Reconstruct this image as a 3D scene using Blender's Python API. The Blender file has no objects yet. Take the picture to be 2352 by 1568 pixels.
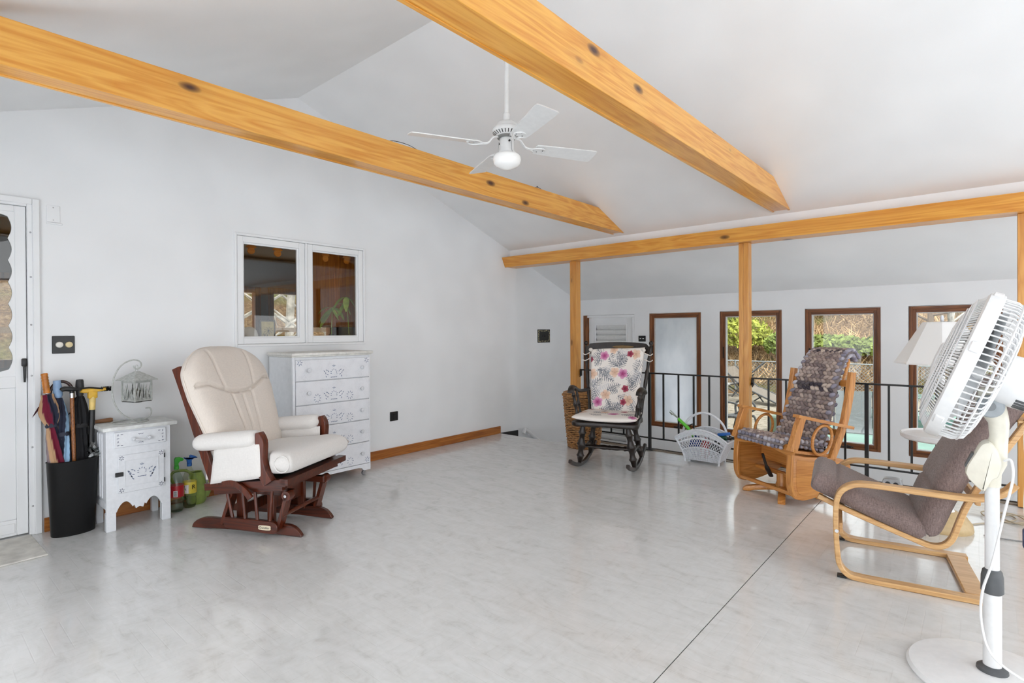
import bpy, bmesh, math, random
from mathutils import Vector, Matrix
from math import sin, cos, pi, radians, sqrt, atan2, hypot

# ------------------------------------------------------------------ camera, sky, sun, exposure
S = bpy.context.scene
COL = S.collection
FPX = 1242.13                      # focal length in pixels of a 2352 px wide frame
cam_d = bpy.data.cameras.new('camera')
cam = bpy.data.objects.new('camera', cam_d)
COL.objects.link(cam)
cam_d.sensor_width = 36.0
cam_d.lens = 36.0 * FPX / 2352
cam_d.shift_y = -16.43 / 2352
cam_d.clip_end = 300
cam.matrix_world = (Matrix.Translation((0, 0, 1.26)) @ Matrix.Rotation(radians(40.81), 4, 'Z')
                    @ Matrix.Rotation(radians(90 - 0.266), 4, 'X') @ Matrix.Rotation(radians(-0.305), 4, 'Z'))
S.camera = cam

W = bpy.data.worlds.new('sky')
S.world = W
W.use_nodes = True
W.node_tree.nodes['Background'].inputs[0].default_value = (0.925, 0.96, 1.0, 1)
W.node_tree.nodes['Background'].inputs[1].default_value = 1.5

sun_d = bpy.data.lights.new('sun', 'SUN')
sun_d.energy = 1.9
sun_d.color = (1.0, 0.985, 0.965)
sun_d.angle = radians(1.0)
sun = bpy.data.objects.new('sun', sun_d)
COL.objects.link(sun)
sun.rotation_euler = Vector((-0.55, 0.25, -0.80)).to_track_quat('-Z', 'Y').to_euler()

S.view_settings.view_transform = 'Standard'
S.view_settings.look = 'None'
S.view_settings.gamma = 1.0
S.view_settings.use_curve_mapping = False
S.view_settings.exposure = 1.12
S.cycles.max_bounces = 8
S.cycles.diffuse_bounces = 5
S.cycles.glossy_bounces = 4
S.cycles.transmission_bounces = 8
S.cycles.transparent_max_bounces = 10
S.cycles.caustics_reflective = False
S.cycles.caustics_refractive = False
S.cycles.sample_clamp_indirect = 6.0
S.cycles.use_denoising = True
S.cycles.use_adaptive_sampling = True
S.cycles.adaptive_threshold = 0.09
S.cycles.adaptive_min_samples = 20

random.seed(7)


# ------------------------------------------------------------------ mesh helpers
class B:
    """collects shapes into one bmesh"""

    def __init__(s):
        s.bm = bmesh.new()

    def _xf(s, vs, M):
        if M is not None:
            for v in vs:
                v.co = M @ v.co

    def box(s, x0, x1, y0, y1, z0, z1, bev=0.0, seg=1, M=None):
        g = bmesh.ops.create_cube(s.bm, size=1.0)
        vs = g['verts']
        for v in vs:
            v.co = Vector(((x0 + x1) / 2 + v.co.x * (x1 - x0), (y0 + y1) / 2 + v.co.y * (y1 - y0), (z0 + z1) / 2 + v.co.z * (z1 - z0)))
        if bev > 0:
            es = list({e for v in vs for e in v.link_edges})
            r = bmesh.ops.bevel(s.bm, geom=es, offset=bev, segments=seg, profile=0.5, affect='EDGES')
            vs = list({v for f in r['faces'] for v in f.verts} | {v for v in vs if v.is_valid})
        s._xf(vs, M)
        return s

    def hexa(s, p):
        """eight corners: bottom ring of four, top ring of four"""
        v = [s.bm.verts.new(q) for q in p]
        for f in ((3, 2, 1, 0), (4, 5, 6, 7), (0, 1, 5, 4), (1, 2, 6, 5), (2, 3, 7, 6), (3, 0, 4, 7)):
            s.bm.faces.new([v[i] for i in f])
        return s

    def prism(s, poly, d0, d1, axis='z', bev=0.0, seg=1, M=None):
        def P(a, b, d):
            return {'z': (a, b, d), 'y': (a, d, b), 'x': (d, a, b)}[axis]
        lo = [s.bm.verts.new(P(a, b, d0)) for a, b in poly]
        hi = [s.bm.verts.new(P(a, b, d1)) for a, b in poly]
        n = len(poly)
        fs = [s.bm.faces.new(lo), s.bm.faces.new(hi)]
        for i in range(n):
            fs.append(s.bm.faces.new((lo[i], lo[(i + 1) % n], hi[(i + 1) % n], hi[i])))
        bmesh.ops.recalc_face_normals(s.bm, faces=fs)
        vs = lo + hi
        if bev > 0:
            es = list(fs[0].edges) + list(fs[1].edges)
            r = bmesh.ops.bevel(s.bm, geom=es, offset=bev, segments=seg, profile=0.5, affect='EDGES')
            vs = list({v for f in r['faces'] for v in f.verts} | {v for v in vs if v.is_valid})
        s._xf(vs, M)
        return s

    def loft(s, secs, ring=True, cap=True, closed=False, M=None):
        rows = [[s.bm.verts.new(M @ Vector(p) if M is not None else p) for p in sec] for sec in secs]
        n = len(rows[0])
        m = len(rows)
        for i in range(m if closed else m - 1):
            a, b = rows[i], rows[(i + 1) % m]
            for j in range(n if ring else n - 1):
                k = (j + 1) % n
                try:
                    s.bm.faces.new((a[j], a[k], b[k], b[j]))
                except ValueError:
                    pass
        if cap and ring and not closed:
            s.bm.faces.new(list(reversed(rows[0])))
            s.bm.faces.new(rows[-1])
        return s

    def tube(s, pts, r, n=8, closed=False, cap=True, flat=1.0, M=None):
        P = [Vector(p) for p in pts]
        m = len(P)
        R = r if isinstance(r, (list, tuple)) else [r] * m
        T = []
        for i in range(m):
            a = P[(i - 1) % m] if (closed or i > 0) else P[0]
            b = P[(i + 1) % m] if (closed or i < m - 1) else P[-1]
            t = (b - a)
            T.append(t.normalized() if t.length > 1e-9 else Vector((0, 0, 1)))
        up = Vector((0, 0, 1)) if abs(T[0].z) < 0.9 else Vector((1, 0, 0))
        u = T[0].cross(up).normalized()
        secs = []
        for i in range(m):
            u = (u - T[i] * u.dot(T[i]))
            u = u.normalized() if u.length > 1e-9 else T[i].orthogonal().normalized()
            w = T[i].cross(u)
            secs.append([P[i] + (u * cos(2 * pi * k / n) + w * flat * sin(2 * pi * k / n)) * R[i] for k in range(n)])
        return s.loft(secs, True, cap, closed, M)

    def cyl(s, p0, p1, r0, r1=None, n=16, M=None):
        return s.tube([p0, p1], [r0, r0 if r1 is None else r1], n, M=M)

    def lathe(s, prof, n=24, M=None, sy=1.0):
        secs = []
        for r, z in prof:
            r = max(r, 1e-5)
            secs.append([(r * cos(2 * pi * k / n), r * sy * sin(2 * pi * k / n), z) for k in range(n)])
        return s.loft(secs, True, True, False, M)

    def ball(s, c, r, nu=10, nv=6, M=None):
        rx, ry, rz = r if isinstance(r, (list, tuple)) else (r, r, r)
        secs = []
        for i in range(nv + 1):
            a = -pi / 2 + pi * i / nv
            q = max(cos(a), 1e-4)
            secs.append([(c[0] + rx * q * cos(2 * pi * k / nu), c[1] + ry * q * sin(2 * pi * k / nu), c[2] + rz * sin(a)) for k in range(nu)])
        return s.loft(secs, True, True, False, M)

    def bent(s, pts, y0, y1, t, bev=0.0, closed=False):
        """strip of wood bent along a path in the xz plane, t thick, from y0 to y1"""
        n = len(pts)
        L, R = [], []
        for i in range(n):
            a = pts[(i - 1) % n] if (closed or i > 0) else pts[0]
            b = pts[(i + 1) % n] if (closed or i < n - 1) else pts[-1]
            dx, dz = b[0] - a[0], b[1] - a[1]
            l = hypot(dx, dz) or 1
            nx, nz = -dz / l, dx / l
            tt = t[i] if isinstance(t, (list, tuple)) else t
            L.append((pts[i][0] + nx * tt / 2, pts[i][1] + nz * tt / 2))
            R.append((pts[i][0] - nx * tt / 2, pts[i][1] - nz * tt / 2))
        c = bev
        secs = []
        for a, b in zip(L, R):
            ex, ez = (b[0] - a[0]), (b[1] - a[1])
            l = hypot(ex, ez) or 1
            ex, ez = ex / l * c, ez / l * c
            if c > 0:
                secs.append([(a[0] + ex, y0, a[1] + ez), (b[0] - ex, y0, b[1] - ez), (b[0], y0 + c, b[1]), (b[0], y1 - c, b[1]),
                             (b[0] - ex, y1, b[1] - ez), (a[0] + ex, y1, a[1] + ez), (a[0], y1 - c, a[1]), (a[0], y0 + c, a[1])])
            else:
                secs.append([(a[0], y0, a[1]), (b[0], y0, b[1]), (b[0], y1, b[1]), (a[0], y1, a[1])])
        return s.loft(secs, True, not closed, closed)

    def sheet(s, f, nu, nv, th=None, M=None):
        """surface f(u,v)->(pos,nrm,half thickness) u,v in -1..1, closed into a cushion"""
        top, bot = {}, {}
        for i in range(nu + 1):
            for j in range(nv + 1):
                u, v = -1 + 2 * i / nu, -1 + 2 * j / nv
                p, nr, ta, tb = f(u, v)
                p, nr = Vector(p), Vector(nr)
                top[i, j] = s.bm.verts.new(p + nr * ta)
                edge = i in (0, nu) or j in (0, nv)
                bot[i, j] = top[i, j] if edge else s.bm.verts.new(p - nr * tb)
        for i in range(nu):
            for j in range(nv):
                for g, rev in ((top, False), (bot, True)):
                    q = [g[i, j], g[i + 1, j], g[i + 1, j + 1], g[i, j + 1]]
                    if rev:
                        q.reverse()
                    try:
                        s.bm.faces.new(q)
                    except ValueError:
                        pass
        return s


def cat(pts, k=6, closed=False):
    """smooth curve through the points"""
    P = [Vector(p) for p in pts]
    n = len(P)
    out = []
    for i in range(n if closed else n - 1):
        p0 = P[(i - 1) % n] if (closed or i > 0) else P[0]
        p1, p2 = P[i], P[(i + 1) % n]
        p3 = P[(i + 2) % n] if (closed or i < n - 2) else P[-1]
        for j in range(k):
            t = j / k
            out.append(0.5 * ((2 * p1) + (p2 - p0) * t + (2 * p0 - 5 * p1 + 4 * p2 - p3) * t * t + (3 * p1 - p0 - 3 * p2 + p3) * t ** 3))
    if not closed:
        out.append(P[-1])
    return out


def cat2(pts, k=6, closed=False):
    return [(p.x, p.y) for p in cat([(a, b, 0) for a, b in pts], k, closed)]


def mk(name, b, m, parent=None, smooth=True, ang=40, kind=None, label=None):
    bm = b.bm
    bmesh.ops.recalc_face_normals(bm, faces=bm.faces)
    me = bpy.data.meshes.new(name)
    bm.to_mesh(me)
    bm.free()
    if smooth:
        me.polygons.foreach_set('use_smooth', [True] * len(me.polygons))
        me.set_sharp_from_angle(angle=radians(ang))
    me.materials.append(m)
    o = bpy.data.objects.new(name, me)
    COL.objects.link(o)
    if parent is not None:
        o.parent = parent
    if kind:
        o['kind'] = kind
    if label:
        o['label'] = label
    return o


def tag(o, label, category, group=None):
    o['label'] = label
    o['category'] = category
    if group:
        o['group'] = group
    return o


def thing(name, label, category, loc=(0, 0, 0), rz=0.0, group=None):
    o = bpy.data.objects.new(name, None)
    o.empty_display_size = 0.1
    COL.objects.link(o)
    o.location = loc
    o.rotation_euler = (0, 0, radians(rz))
    return tag(o, label, category, group)


def struct(name, b, m, parent=None, smooth=False, label=None):
    o = mk(name, b, m, parent, smooth)
    if parent is None:
        o['kind'] = 'structure'
    if label:
        o['label'] = label
    return o


def copy_of(o, parent, M=None):
    c = o.copy()
    COL.objects.link(c)
    c.parent = parent
    if M is not None:
        c.matrix_local = M
    return c


# ------------------------------------------------------------------ material helpers
def srgb(r, g, b):
    f = lambda c: (c / 255 / 12.92) if c / 255 <= 0.04045 else ((c / 255 + 0.055) / 1.055) ** 2.4
    return (f(r), f(g), f(b), 1)


class M:
    """small node-graph writer around one Principled shader"""

    def __init__(s, name, col=(200, 200, 200), rough=0.5, spec=0.5, metal=0.0, **kw):
        s.m = bpy.data.materials.new(name)
        s.m.use_nodes = True
        s.nt = s.m.node_tree
        s.b = s.nt.nodes['Principled BSDF']
        s.out = s.nt.nodes['Material Output']
        s.b.inputs['Base Color'].default_value = srgb(*col)
        s.b.inputs['Roughness'].default_value = rough
        s.b.inputs['Specular IOR Level'].default_value = spec
        s.b.inputs['Metallic'].default_value = metal
        for k, v in kw.items():
            s.b.inputs[k].default_value = v
        s._co = None

    def n(s, t, **kw):
        nd = s.nt.nodes.new(t)
        for k, v in kw.items():
            if k.startswith('_'):
                setattr(nd, k[1:], v)
            else:
                key = int(k[1:]) if k[0] == 'i' and k[1:].isdigit() else k.replace('_', ' ')
                s.set(nd.inputs[key], v)
        return nd

    def set(s, inp, v):
        if isinstance(v, bpy.types.NodeSocket):
            s.nt.links.new(v, inp)
        else:
            inp.default_value = v

    def co(s, scale=(1, 1, 1), rot=(0, 0, 0), loc=(0, 0, 0), kind='Object'):
        if s._co is None:
            s._co = s.n('ShaderNodeTexCoord')
        return s.n('ShaderNodeMapping', Vector=s._co.outputs[kind], Scale=scale, Rotation=rot, Location=loc).outputs[0]

    def noise(s, co, scale=5, detail=4, rough=0.55, dist=0.0):
        return s.n('ShaderNodeTexNoise', Vector=co, Scale=scale, Detail=detail, Roughness=rough, Distortion=dist).outputs[0]

    def ramp(s, fac, stops, interp='LINEAR'):
        nd = s.n('ShaderNodeValToRGB', Fac=fac)
        cr = nd.color_ramp
        cr.interpolation = interp
        while len(cr.elements) < len(stops):
            cr.elements.new(0.5)
        for e, (p, c) in zip(cr.elements, stops):
            e.position = p
            e.color = c if len(c) == 4 else srgb(*c)
        return nd.outputs[0]

    def mix(s, fac, a, b, mode='MIX'):
        nd = s.n('ShaderNodeMix', _data_type='RGBA', _blend_type=mode)
        s.set(nd.inputs[0], fac)
        s.set(nd.inputs[6], a)
        s.set(nd.inputs[7], b)
        return nd.outputs[2]

    def math(s, op, a, b=0.0, c=0.0):
        nd = s.n('ShaderNodeMath', _operation=op)
        s.set(nd.inputs[0], a)
        s.set(nd.inputs[1], b)
        s.set(nd.inputs[2], c)
        return nd.outputs[0]

    def sep(s, co):
        return s.n('ShaderNodeSeparateXYZ', Vector=co).outputs

    def color(s, c):
        s.set(s.b.inputs['Base Color'], c)
        return s

    def rough(s, c):
        s.set(s.b.inputs['Roughness'], c)
        return s

    def bump(s, h, strength=0.2, dist=0.01):
        nd = s.n('ShaderNodeBump', Height=h, Strength=strength, Distance=dist)
        s.nt.links.new(nd.outputs[0], s.b.inputs['Normal'])
        return s


W1, W0 = (1, 1, 1, 1), (0, 0, 0, 1)


def wood(name, light, dark, axis='x', rough=0.38, scale=1.0, knots=False, stretch=0.07, coat=0.0):
    q = M(name, light, rough)
    k = 'xyz'.index(axis)
    sc = [9.0 * scale] * 3
    sc[k] *= stretch
    co = q.co(tuple(sc))
    n1 = q.noise(co, 1.0, 3, 0.5, 0.8)
    sc2 = [70.0 * scale] * 3
    sc2[k] *= stretch * 0.5
    n2 = q.noise(q.co(tuple(sc2)), 1.0, 2, 0.6)
    rings = q.math('FRACT', q.math('MULTIPLY', n1, 7.0))
    rings = q.math('ABSOLUTE', q.math('SUBTRACT', rings, 0.5))
    f = q.math('ADD', q.math('MULTIPLY', n2, 0.55), q.math('MULTIPLY', rings, 0.55))
    c = q.ramp(f, [(0.2, dark), (0.56, light)])
    if knots:
        sk = [1.3, 7.0, 6.0] if k == 1 else ([2.6, 1.3, 6.5] if k == 0 else [6.5, 1.3, 2.6])
        if k == 1:
            sk[1] = 2.6
        vo = q.n('ShaderNodeTexVoronoi', Vector=q.co(tuple(sk)), Scale=1.0, Randomness=1.0)
        keep = q.math('GREATER_THAN', q.sep(vo.outputs['Color'])[0], 0.22)
        near = q.ramp(vo.outputs['Distance'], [(0.05, W1), (0.11, srgb(200, 200, 200)), (0.15, W0)])
        halo = q.ramp(vo.outputs['Distance'], [(0.0, srgb(150, 150, 150)), (0.35, W0)])
        c = q.mix(q.math('MULTIPLY', halo, keep), c, srgb(*[int(v * 0.78) for v in light]))
        c = q.mix(q.math('MULTIPLY', near, keep), c, srgb(*knots))
    q.color(c)
    q.bump(f, 0.06, 0.002)
    if coat:
        q.b.inputs['Coat Weight'].default_value = coat
        q.b.inputs['Coat Roughness'].default_value = 0.15
    return q.m


def plain(name, col, rough=0.5, spec=0.5, metal=0.0, var=0.06, scale=30.0, bump=0.0, **kw):
    """one colour with a faint uneven tone"""
    q = M(name, col, rough, spec, metal, **kw)
    n = q.noise(q.co(), scale, 3)
    lo = tuple(int(v * (1 - var)) for v in col)
    hi = tuple(min(255, int(v * (1 + var * 0.5))) for v in col)
    q.color(q.ramp(n, [(0.3, lo), (0.7, hi)]))
    if bump:
        q.bump(n, bump, 0.004)
    return q.m


def fabric(name, col, var=0.14, scale=700.0, rough=0.92):
    q = M(name, col, rough, 0.2)
    co = q.co()
    a = q.noise(q.co((1, 0.12, 0.12)), scale, 2)
    b = q.noise(q.co((0.12, 1, 1)), scale, 2)
    f = q.math('ADD', q.math('MULTIPLY', a, 0.5), q.math('MULTIPLY', b, 0.5))
    lo = tuple(int(v * (1 - var)) for v in col)
    hi = tuple(min(255, int(v * (1 + var))) for v in col)
    q.color(q.ramp(f, [(0.32, lo), (0.68, hi)]))
    q.bump(q.noise(co, 9, 3), 0.25, 0.012)
    q.b.inputs['Sheen Weight'].default_value = 0.2
    return q.m


def glass(name, col=(255, 255, 255), rough=0.0, ior=1.45, refl=0.5):
    """thin pane: lets light straight through, mirrors by angle"""
    q = M(name, col)
    nt = q.nt
    tr = q.n('ShaderNodeBsdfTransparent', Color=srgb(*col))
    gl = q.n('ShaderNodeBsdfGlossy', Roughness=rough)
    lw = q.n('ShaderNodeLayerWeight', Blend=0.5)
    fr = q.math('ADD', q.math('MULTIPLY', q.math('POWER', lw.outputs['Facing'], 4.0), 0.6), ((ior - 1) / (ior + 1)) ** 2)
    mx = nt.nodes.new('ShaderNodeMixShader')
    nt.links.new(q.math('MULTIPLY', fr, refl), mx.inputs[0])
    nt.links.new(tr.outputs[0], mx.inputs[1])
    nt.links.new(gl.outputs[0], mx.inputs[2])
    nt.links.new(mx.outputs[0], q.out.inputs[0])
    return q.m


def vcol(name, rough=0.9, attr='print'):
    q = M(name, (255, 255, 255), rough, 0.2)
    at = q.n('ShaderNodeVertexColor', _layer_name=attr)
    q.color(at.outputs[0])
    q.bump(q.noise(q.co(), 14, 3), 0.2, 0.01)
    return q.m
# ------------------------------------------------------------------ materials of the setting
def wall_paint(name, col, tint=0.02):
    q = M(name, col, 0.85, 0.25)
    n = q.noise(q.co(), 2.2, 1)
    lo = tuple(int(v * (1 - tint)) for v in col)
    q.color(q.ramp(n, [(0.35, lo), (0.7, col)]))
    return q.m


m_wall = wall_paint('white_wall_paint', (237, 238, 239))
m_ceil = wall_paint('white_ceiling_paint', (242, 242, 242))
m_trim = wall_paint('white_gloss_trim', (238, 239, 240))


def vinyl():
    q = M('pale_vinyl', (205, 201, 196), 0.2, 0.5)
    co = q.co()
    big = q.noise(co, 1.1, 3)
    streak = q.noise(q.co((0.8, 1.9, 1)), 7, 4, 0.66, 0.9)
    streak2 = q.noise(q.co((1.7, 0.7, 1)), 17, 3, 0.62, 0.6)
    s = q.math('ADD', q.math('MULTIPLY', streak, 0.72), q.math('MULTIPLY', streak2, 0.28))
    c = q.ramp(s, [(0.32, (196, 195, 192)), (0.44, (211, 211, 209)), (0.6, (219, 219, 218))])
    c = q.mix(q.math('MULTIPLY', big, 0.25), c, srgb(214, 211, 206))
    # embossed parquet blocks: four slats a block, every other block turned
    X, Y, _ = q.sep(q.co((1 / 0.305, 1 / 0.305, 1)))
    par = q.math('MODULO', q.math('ADD', q.math('ADD', q.math('FLOOR', X), q.math('FLOOR', Y)), 400.0), 2.0)
    fx = q.math('ABSOLUTE', q.math('SUBTRACT', q.math('FRACT', q.math('MULTIPLY', X, 5.0)), 0.5))
    fy = q.math('ABSOLUTE', q.math('SUBTRACT', q.math('FRACT', q.math('MULTIPLY', Y, 5.0)), 0.5))
    sel = q.n('ShaderNodeMix', _data_type='FLOAT')
    q.set(sel.inputs[0], par)
    q.set(sel.inputs[2], fx)
    q.set(sel.inputs[3], fy)
    line = q.ramp(sel.outputs[0], [(0.455, W0), (0.49, W1)])
    c = q.mix(q.math('MULTIPLY', line, 0.05), c, srgb(150, 147, 142))
    q.color(c)
    q.rough(q.ramp(streak, [(0.3, srgb(118, 118, 118)), (0.7, srgb(140, 140, 140))]))
    h = q.math('SUBTRACT', q.math('MULTIPLY', q.noise(q.co((1, 0.45, 1)), 70, 2), 0.35), q.math('MULTIPLY', line, 0.8))
    q.bump(h, 0.12, 0.004)
    q.b.inputs['Coat Weight'].default_value = 0.5
    q.b.inputs['Coat Roughness'].default_value = 0.09
    return q.m


m_vinyl = vinyl()
m_subfloor = plain('dark_underlay', (40, 37, 34), 0.9)
PINE, PINED, KNOT = (230, 170, 78), (206, 134, 42), (66, 30, 14)
m_pine_y = wood('honey_pine_lengthwise', PINE, PINED, 'y', 0.33, 1.0, KNOT, coat=0.3)
m_pine_x = wood('honey_pine_crosswise', (226, 162, 70), (202, 128, 42), 'x', 0.33, 1.0, KNOT, coat=0.3)
m_pine_z = wood('honey_pine_upright', (216, 156, 76), (192, 126, 50), 'z', 0.36, 1.0, KNOT, coat=0.2)
m_base_y = wood('brown_baseboard_wood', (178, 110, 46), (138, 76, 24), 'y', 0.4)
m_frame_z = wood('walnut_window_wood_upright', (134, 80, 38), (86, 46, 20), 'z', 0.45)
m_frame_x = wood('walnut_window_wood_level', (134, 80, 38), (86, 46, 20), 'x', 0.45)
m_black = plain('black_iron', (22, 22, 23), 0.45)
m_blackp = plain('black_plastic', (24, 24, 25), 0.4)
m_pane = glass('clear_pane', (246, 248, 247), 0.0, 1.45, 1.0)
m_pane_in = glass('dark_room_pane', (240, 240, 238), 0.0, 1.5, 1.15)
m_metal = plain('satin_metal', (170, 170, 172), 0.35, metal=0.9)
m_white = plain('white_plastic', (232, 232, 231), 0.4, var=0.02)

XA, YE, YB, XR, YN = -4.517, 5.33, 6.75, 3.2, -0.45
RY, RZ, PITCH = 2.378, 3.319, 0.366
ZL = -0.60                                     # lower floor level


def ceil_z(y):
    return RZ - PITCH * abs(y - RY)


def cells(b, axis, d0, d1, us, vs, holes):
    """rectangles of a wall between the given breaks, holes left out"""
    for i in range(len(us) - 1):
        for j in range(len(vs) - 1):
            cu, cv = (us[i] + us[i + 1]) / 2, (vs[j] + vs[j + 1]) / 2
            if any(h[0] < cu < h[1] and h[2] < cv < h[3] for h in holes):
                continue
            b.prism([(us[i], vs[j]), (us[i + 1], vs[j]), (us[i + 1], vs[j + 1]), (us[i], vs[j + 1])], d0, d1, axis)


# ------------------------------------------------------------------ floor
b = B()
b.prism([(XA, YN - 0.15), (XR, YN - 0.15), (XR, YE), (-3.64, YE), (-3.64, 4.985), (XA, 4.985)], -0.22, -0.004, 'z')
floor = struct('floor', b, m_subfloor, label='pale glossy vinyl floor of the upper level')
SEAM = -0.884
b = B()
b.prism([(XA, YN - 0.1), (SEAM - 0.0022, YN - 0.1), (SEAM - 0.0022, YE), (-3.64, YE), (-3.64, 4.985), (XA, 4.985)], -0.0035, 0.0, 'z')
struct('vinyl_sheet', b, m_vinyl, floor)
b = B()
b.prism([(SEAM + 0.0022, YN - 0.1), (XR, YN - 0.1), (XR, YE), (SEAM + 0.0022, YE)], -0.0035, 0.0, 'z')
struct('vinyl_sheet', b, m_vinyl, floor)
m_nosing = plain('worn_tan_edge_strip', (133, 118, 98), 0.6, var=0.2)
b = B().box(-3.50, XR, 5.275, 5.345, -0.03, 0.006, 0.002)
struct('edge_strip', b, m_nosing, floor)
b = B().box(-3.50, XR, 5.338, 5.350, -0.05, 0.012, 0.002)
struct('edge_bead', b, m_black, floor)
b = B()
b.box(-3.64, XR, YE - 0.1, YE, ZL, -0.2)
b.box(-3.64, -3.54, 4.985, YE, ZL, -0.2)
b.box(XA, -3.64, 4.885, 4.985, ZL, -0.2)
struct('wall_riser', b, m_wall, label='low white wall below the edge of the upper floor')
b = B().box(-4.7, XR + 0.15, 4.9, YB + 0.15, ZL - 0.15, ZL)
struct('floor_lower', b, m_vinyl, label='floor of the lower window gallery')
b = B()
for k in range(3):
    b.box(XA, -3.64, 4.985 + 0.26 * k, 4.985 + 0.26 * (k + 1), ZL, -0.15 * (k + 1))
struct('stairs', b, m_vinyl, label='three steps down to the window gallery')

# ------------------------------------------------------------------ walls and ceiling
DOOR = (-0.36, 0.612, 0.0, 2.078)
KWIN = (1.832, 3.037, 1.16, 2.066)
b = B()
ys = [YN - 0.15, DOOR[0], DOOR[1], KWIN[0], KWIN[1], YE]
zs = [0.0, KWIN[2], KWIN[3], DOOR[3], 2.16]
cells(b, 'x', XA - 0.15, XA, ys, [-0.22, 0.0, KWIN[2], KWIN[3], DOOR[3], 2.16], [(DOOR[0], DOOR[1], -0.01, DOOR[3]), KWIN])
b.prism([(YN - 0.15, 2.16), (YE, 2.16), (YE, ceil_z(YE) + 0.05), (RY, RZ + 0.05), (YN - 0.15, ceil_z(YN - 0.15) + 0.05)], XA - 0.15, XA, 'x')
b.prism([(4.985, ZL), (YE, ZL), (YE, -0.22), (4.985, -0.22)], XA - 0.15, XA, 'x')
struct('wall_left', b, m_wall, label='tall white gable wall with the kitchen window and the storm door')
b = B()
b.prism([(YE, ZL - 0.1), (YB + 0.15, ZL - 0.1), (YB + 0.15, ceil_z(YB) + 0.02), (YE, ceil_z(YE) + 0.05)], XA - 0.15, XA - 0.02, 'x')
struct('wall_left_lower', b, m_wall, label='white wall beside the stairs down')
WINS = [(-3.374, -2.666), (-2.430, -1.720), (-1.480, -0.772), (-0.538, 0.170), (0.410, 1.118), (1.36, 2.07), (2.3, 3.0)]
WZ0, WZ1 = -0.015, 1.500
DR2 = (-4.43, -3.60, ZL, 1.493)
b = B()
xs = [-4.7, DR2[0], DR2[1]] + [v for w in WINS for v in w] + [XR + 0.15]
cells(b, 'y', YB, YB + 0.15, xs, [ZL - 0.15, ZL, WZ0, DR2[3], WZ1, 1.80], [DR2] + [(w[0], w[1], WZ0, WZ1) for w in WINS])
struct('wall_back', b, m_wall, label='white wall with a row of tall brown framed windows')
b = B()
ro = [(-0.35, 2.33, 0.05, 2.12), (2.43, 5.15, 0.05, 2.12), (5.40, 6.68, -0.5, 1.66)]  # unglazed openings out of view, sized to let more sky light in
cells(b, 'x', XR, XR + 0.15, [YN - 0.15, -0.35, 2.33, 2.43, 5.15, 5.40, 6.68, YB + 0.15], [ZL - 0.15, -0.5, 0.05, 1.66, 2.12, 2.2], ro)
for sg in (-1, 1):
    b.prism([(RY + sg * 0.06, RZ + 0.05), (RY + sg * 0.06, RZ - 0.12), (RY + sg * 2.8, RZ - 0.12 - PITCH * 2.74), (RY + sg * 2.8, RZ + 0.05 - PITCH * 2.74)], XR, XR + 0.15, 'x')
b.box(XR, XR + 0.15, RY - 0.06, RY + 0.06, 2.2, RZ + 0.05)
struct('wall_right', b, m_wall, label='unseen white gable wall with tall unglazed openings sized for daylight')
b = B()
no = [(-3.6, -1.55, 0.03, 2.12), (-1.45, 0.75, 0.03, 2.12), (0.85, 3.1, 0.03, 2.12)]  # bare openings in the unseen wall, sized for fill from the camera side
cells(b, 'y', YN - 0.15, YN, [-4.7, -3.6, -1.55, -1.45, 0.75, 0.85, 3.1, XR + 0.15], [-0.22, 0.03, 2.12, 2.34], no)
struct('wall_near', b, m_wall, label='unseen white wall with wide bare openings sized for fill light')
b = B()
b.prism([(RY, RZ), (7.5, ceil_z(7.5)), (7.5, ceil_z(7.5) + 0.15), (RY, RZ + 0.15)], -4.72, XR + 0.5, 'x')
b.prism([(RY, RZ), (RY, RZ + 0.15), (-1.5, ceil_z(-1.5) + 0.15), (-1.5, ceil_z(-1.5))], -4.72, XR + 0.5, 'x')  # near eave, out of view, runs long to keep direct sun out
struct('ceiling', b, m_ceil, label='white sloping cathedral ceiling meeting at a ridge')
b = B()
b.prism([(5.19, 2.12), (5.30, 2.12), (5.30, ceil_z(5.30) + 0.03), (5.19, ceil_z(5.19) + 0.03)], XA, XR, 'x')
struct('trim_1', b, m_ceil, label='white fascia strip above the long header beam')
# brown baseboard and black stair skirting
b = B().box(XA, XA + 0.016, DOOR[1] + 0.04, 4.992, 0.0, 0.089, 0.003)
struct('baseboard_left', b, m_base_y, label='brown wooden baseboard along the white wall')
b = B().prism([(4.985, -0.3), (5.33, -0.3), (5.33, -0.008), (4.985, 0.004)], XA, XA + 0.012, 'x')
struct('trim_2', b, m_blackp, label='black skirting where the wall drops to the stairs')

# ------------------------------------------------------------------ beams and posts
def beam(x0, x1, label):
    zb, zt = 2.305, 2.490
    ya = lambda z: RY - (RZ - z) / PITCH
    yb = lambda z: RY + (RZ - z) / PITCH
    # three boards boxed together: underside set a little inside the side boards
    bs = thing_struct('tie_beam', label)
    for sx in (x0, x1 - 0.02):
        q = B().prism([(ya(zb) + 0.002, zb), (yb(zb) - 0.002, zb), (yb(zt) - 0.002, zt), (ya(zt) + 0.002, zt)], sx, sx + 0.02, 'x', 0.0015)
        mk('side_board', q, m_pine_y, bs, False)
    q = B().box(x0 + 0.0205, x1 - 0.0205, ya(zb) + 0.03, yb(zb) - 0.03, zb + 0.004, zb + 0.024)
    mk('bottom_board', q, m_pine_y, bs, False)
    q = B().box(x0 + 0.0205, x1 - 0.0205, ya(zt) + 0.01, yb(zt) - 0.01, zt - 0.03, zt - 0.002)
    mk('top_board', q, m_pine_y, bs, False)
    return bs


def thing_struct(name, label):
    o = bpy.data.objects.new(name, None)
    COL.objects.link(o)
    o['kind'] = 'structure'
    o['label'] = label
    return o


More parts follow.
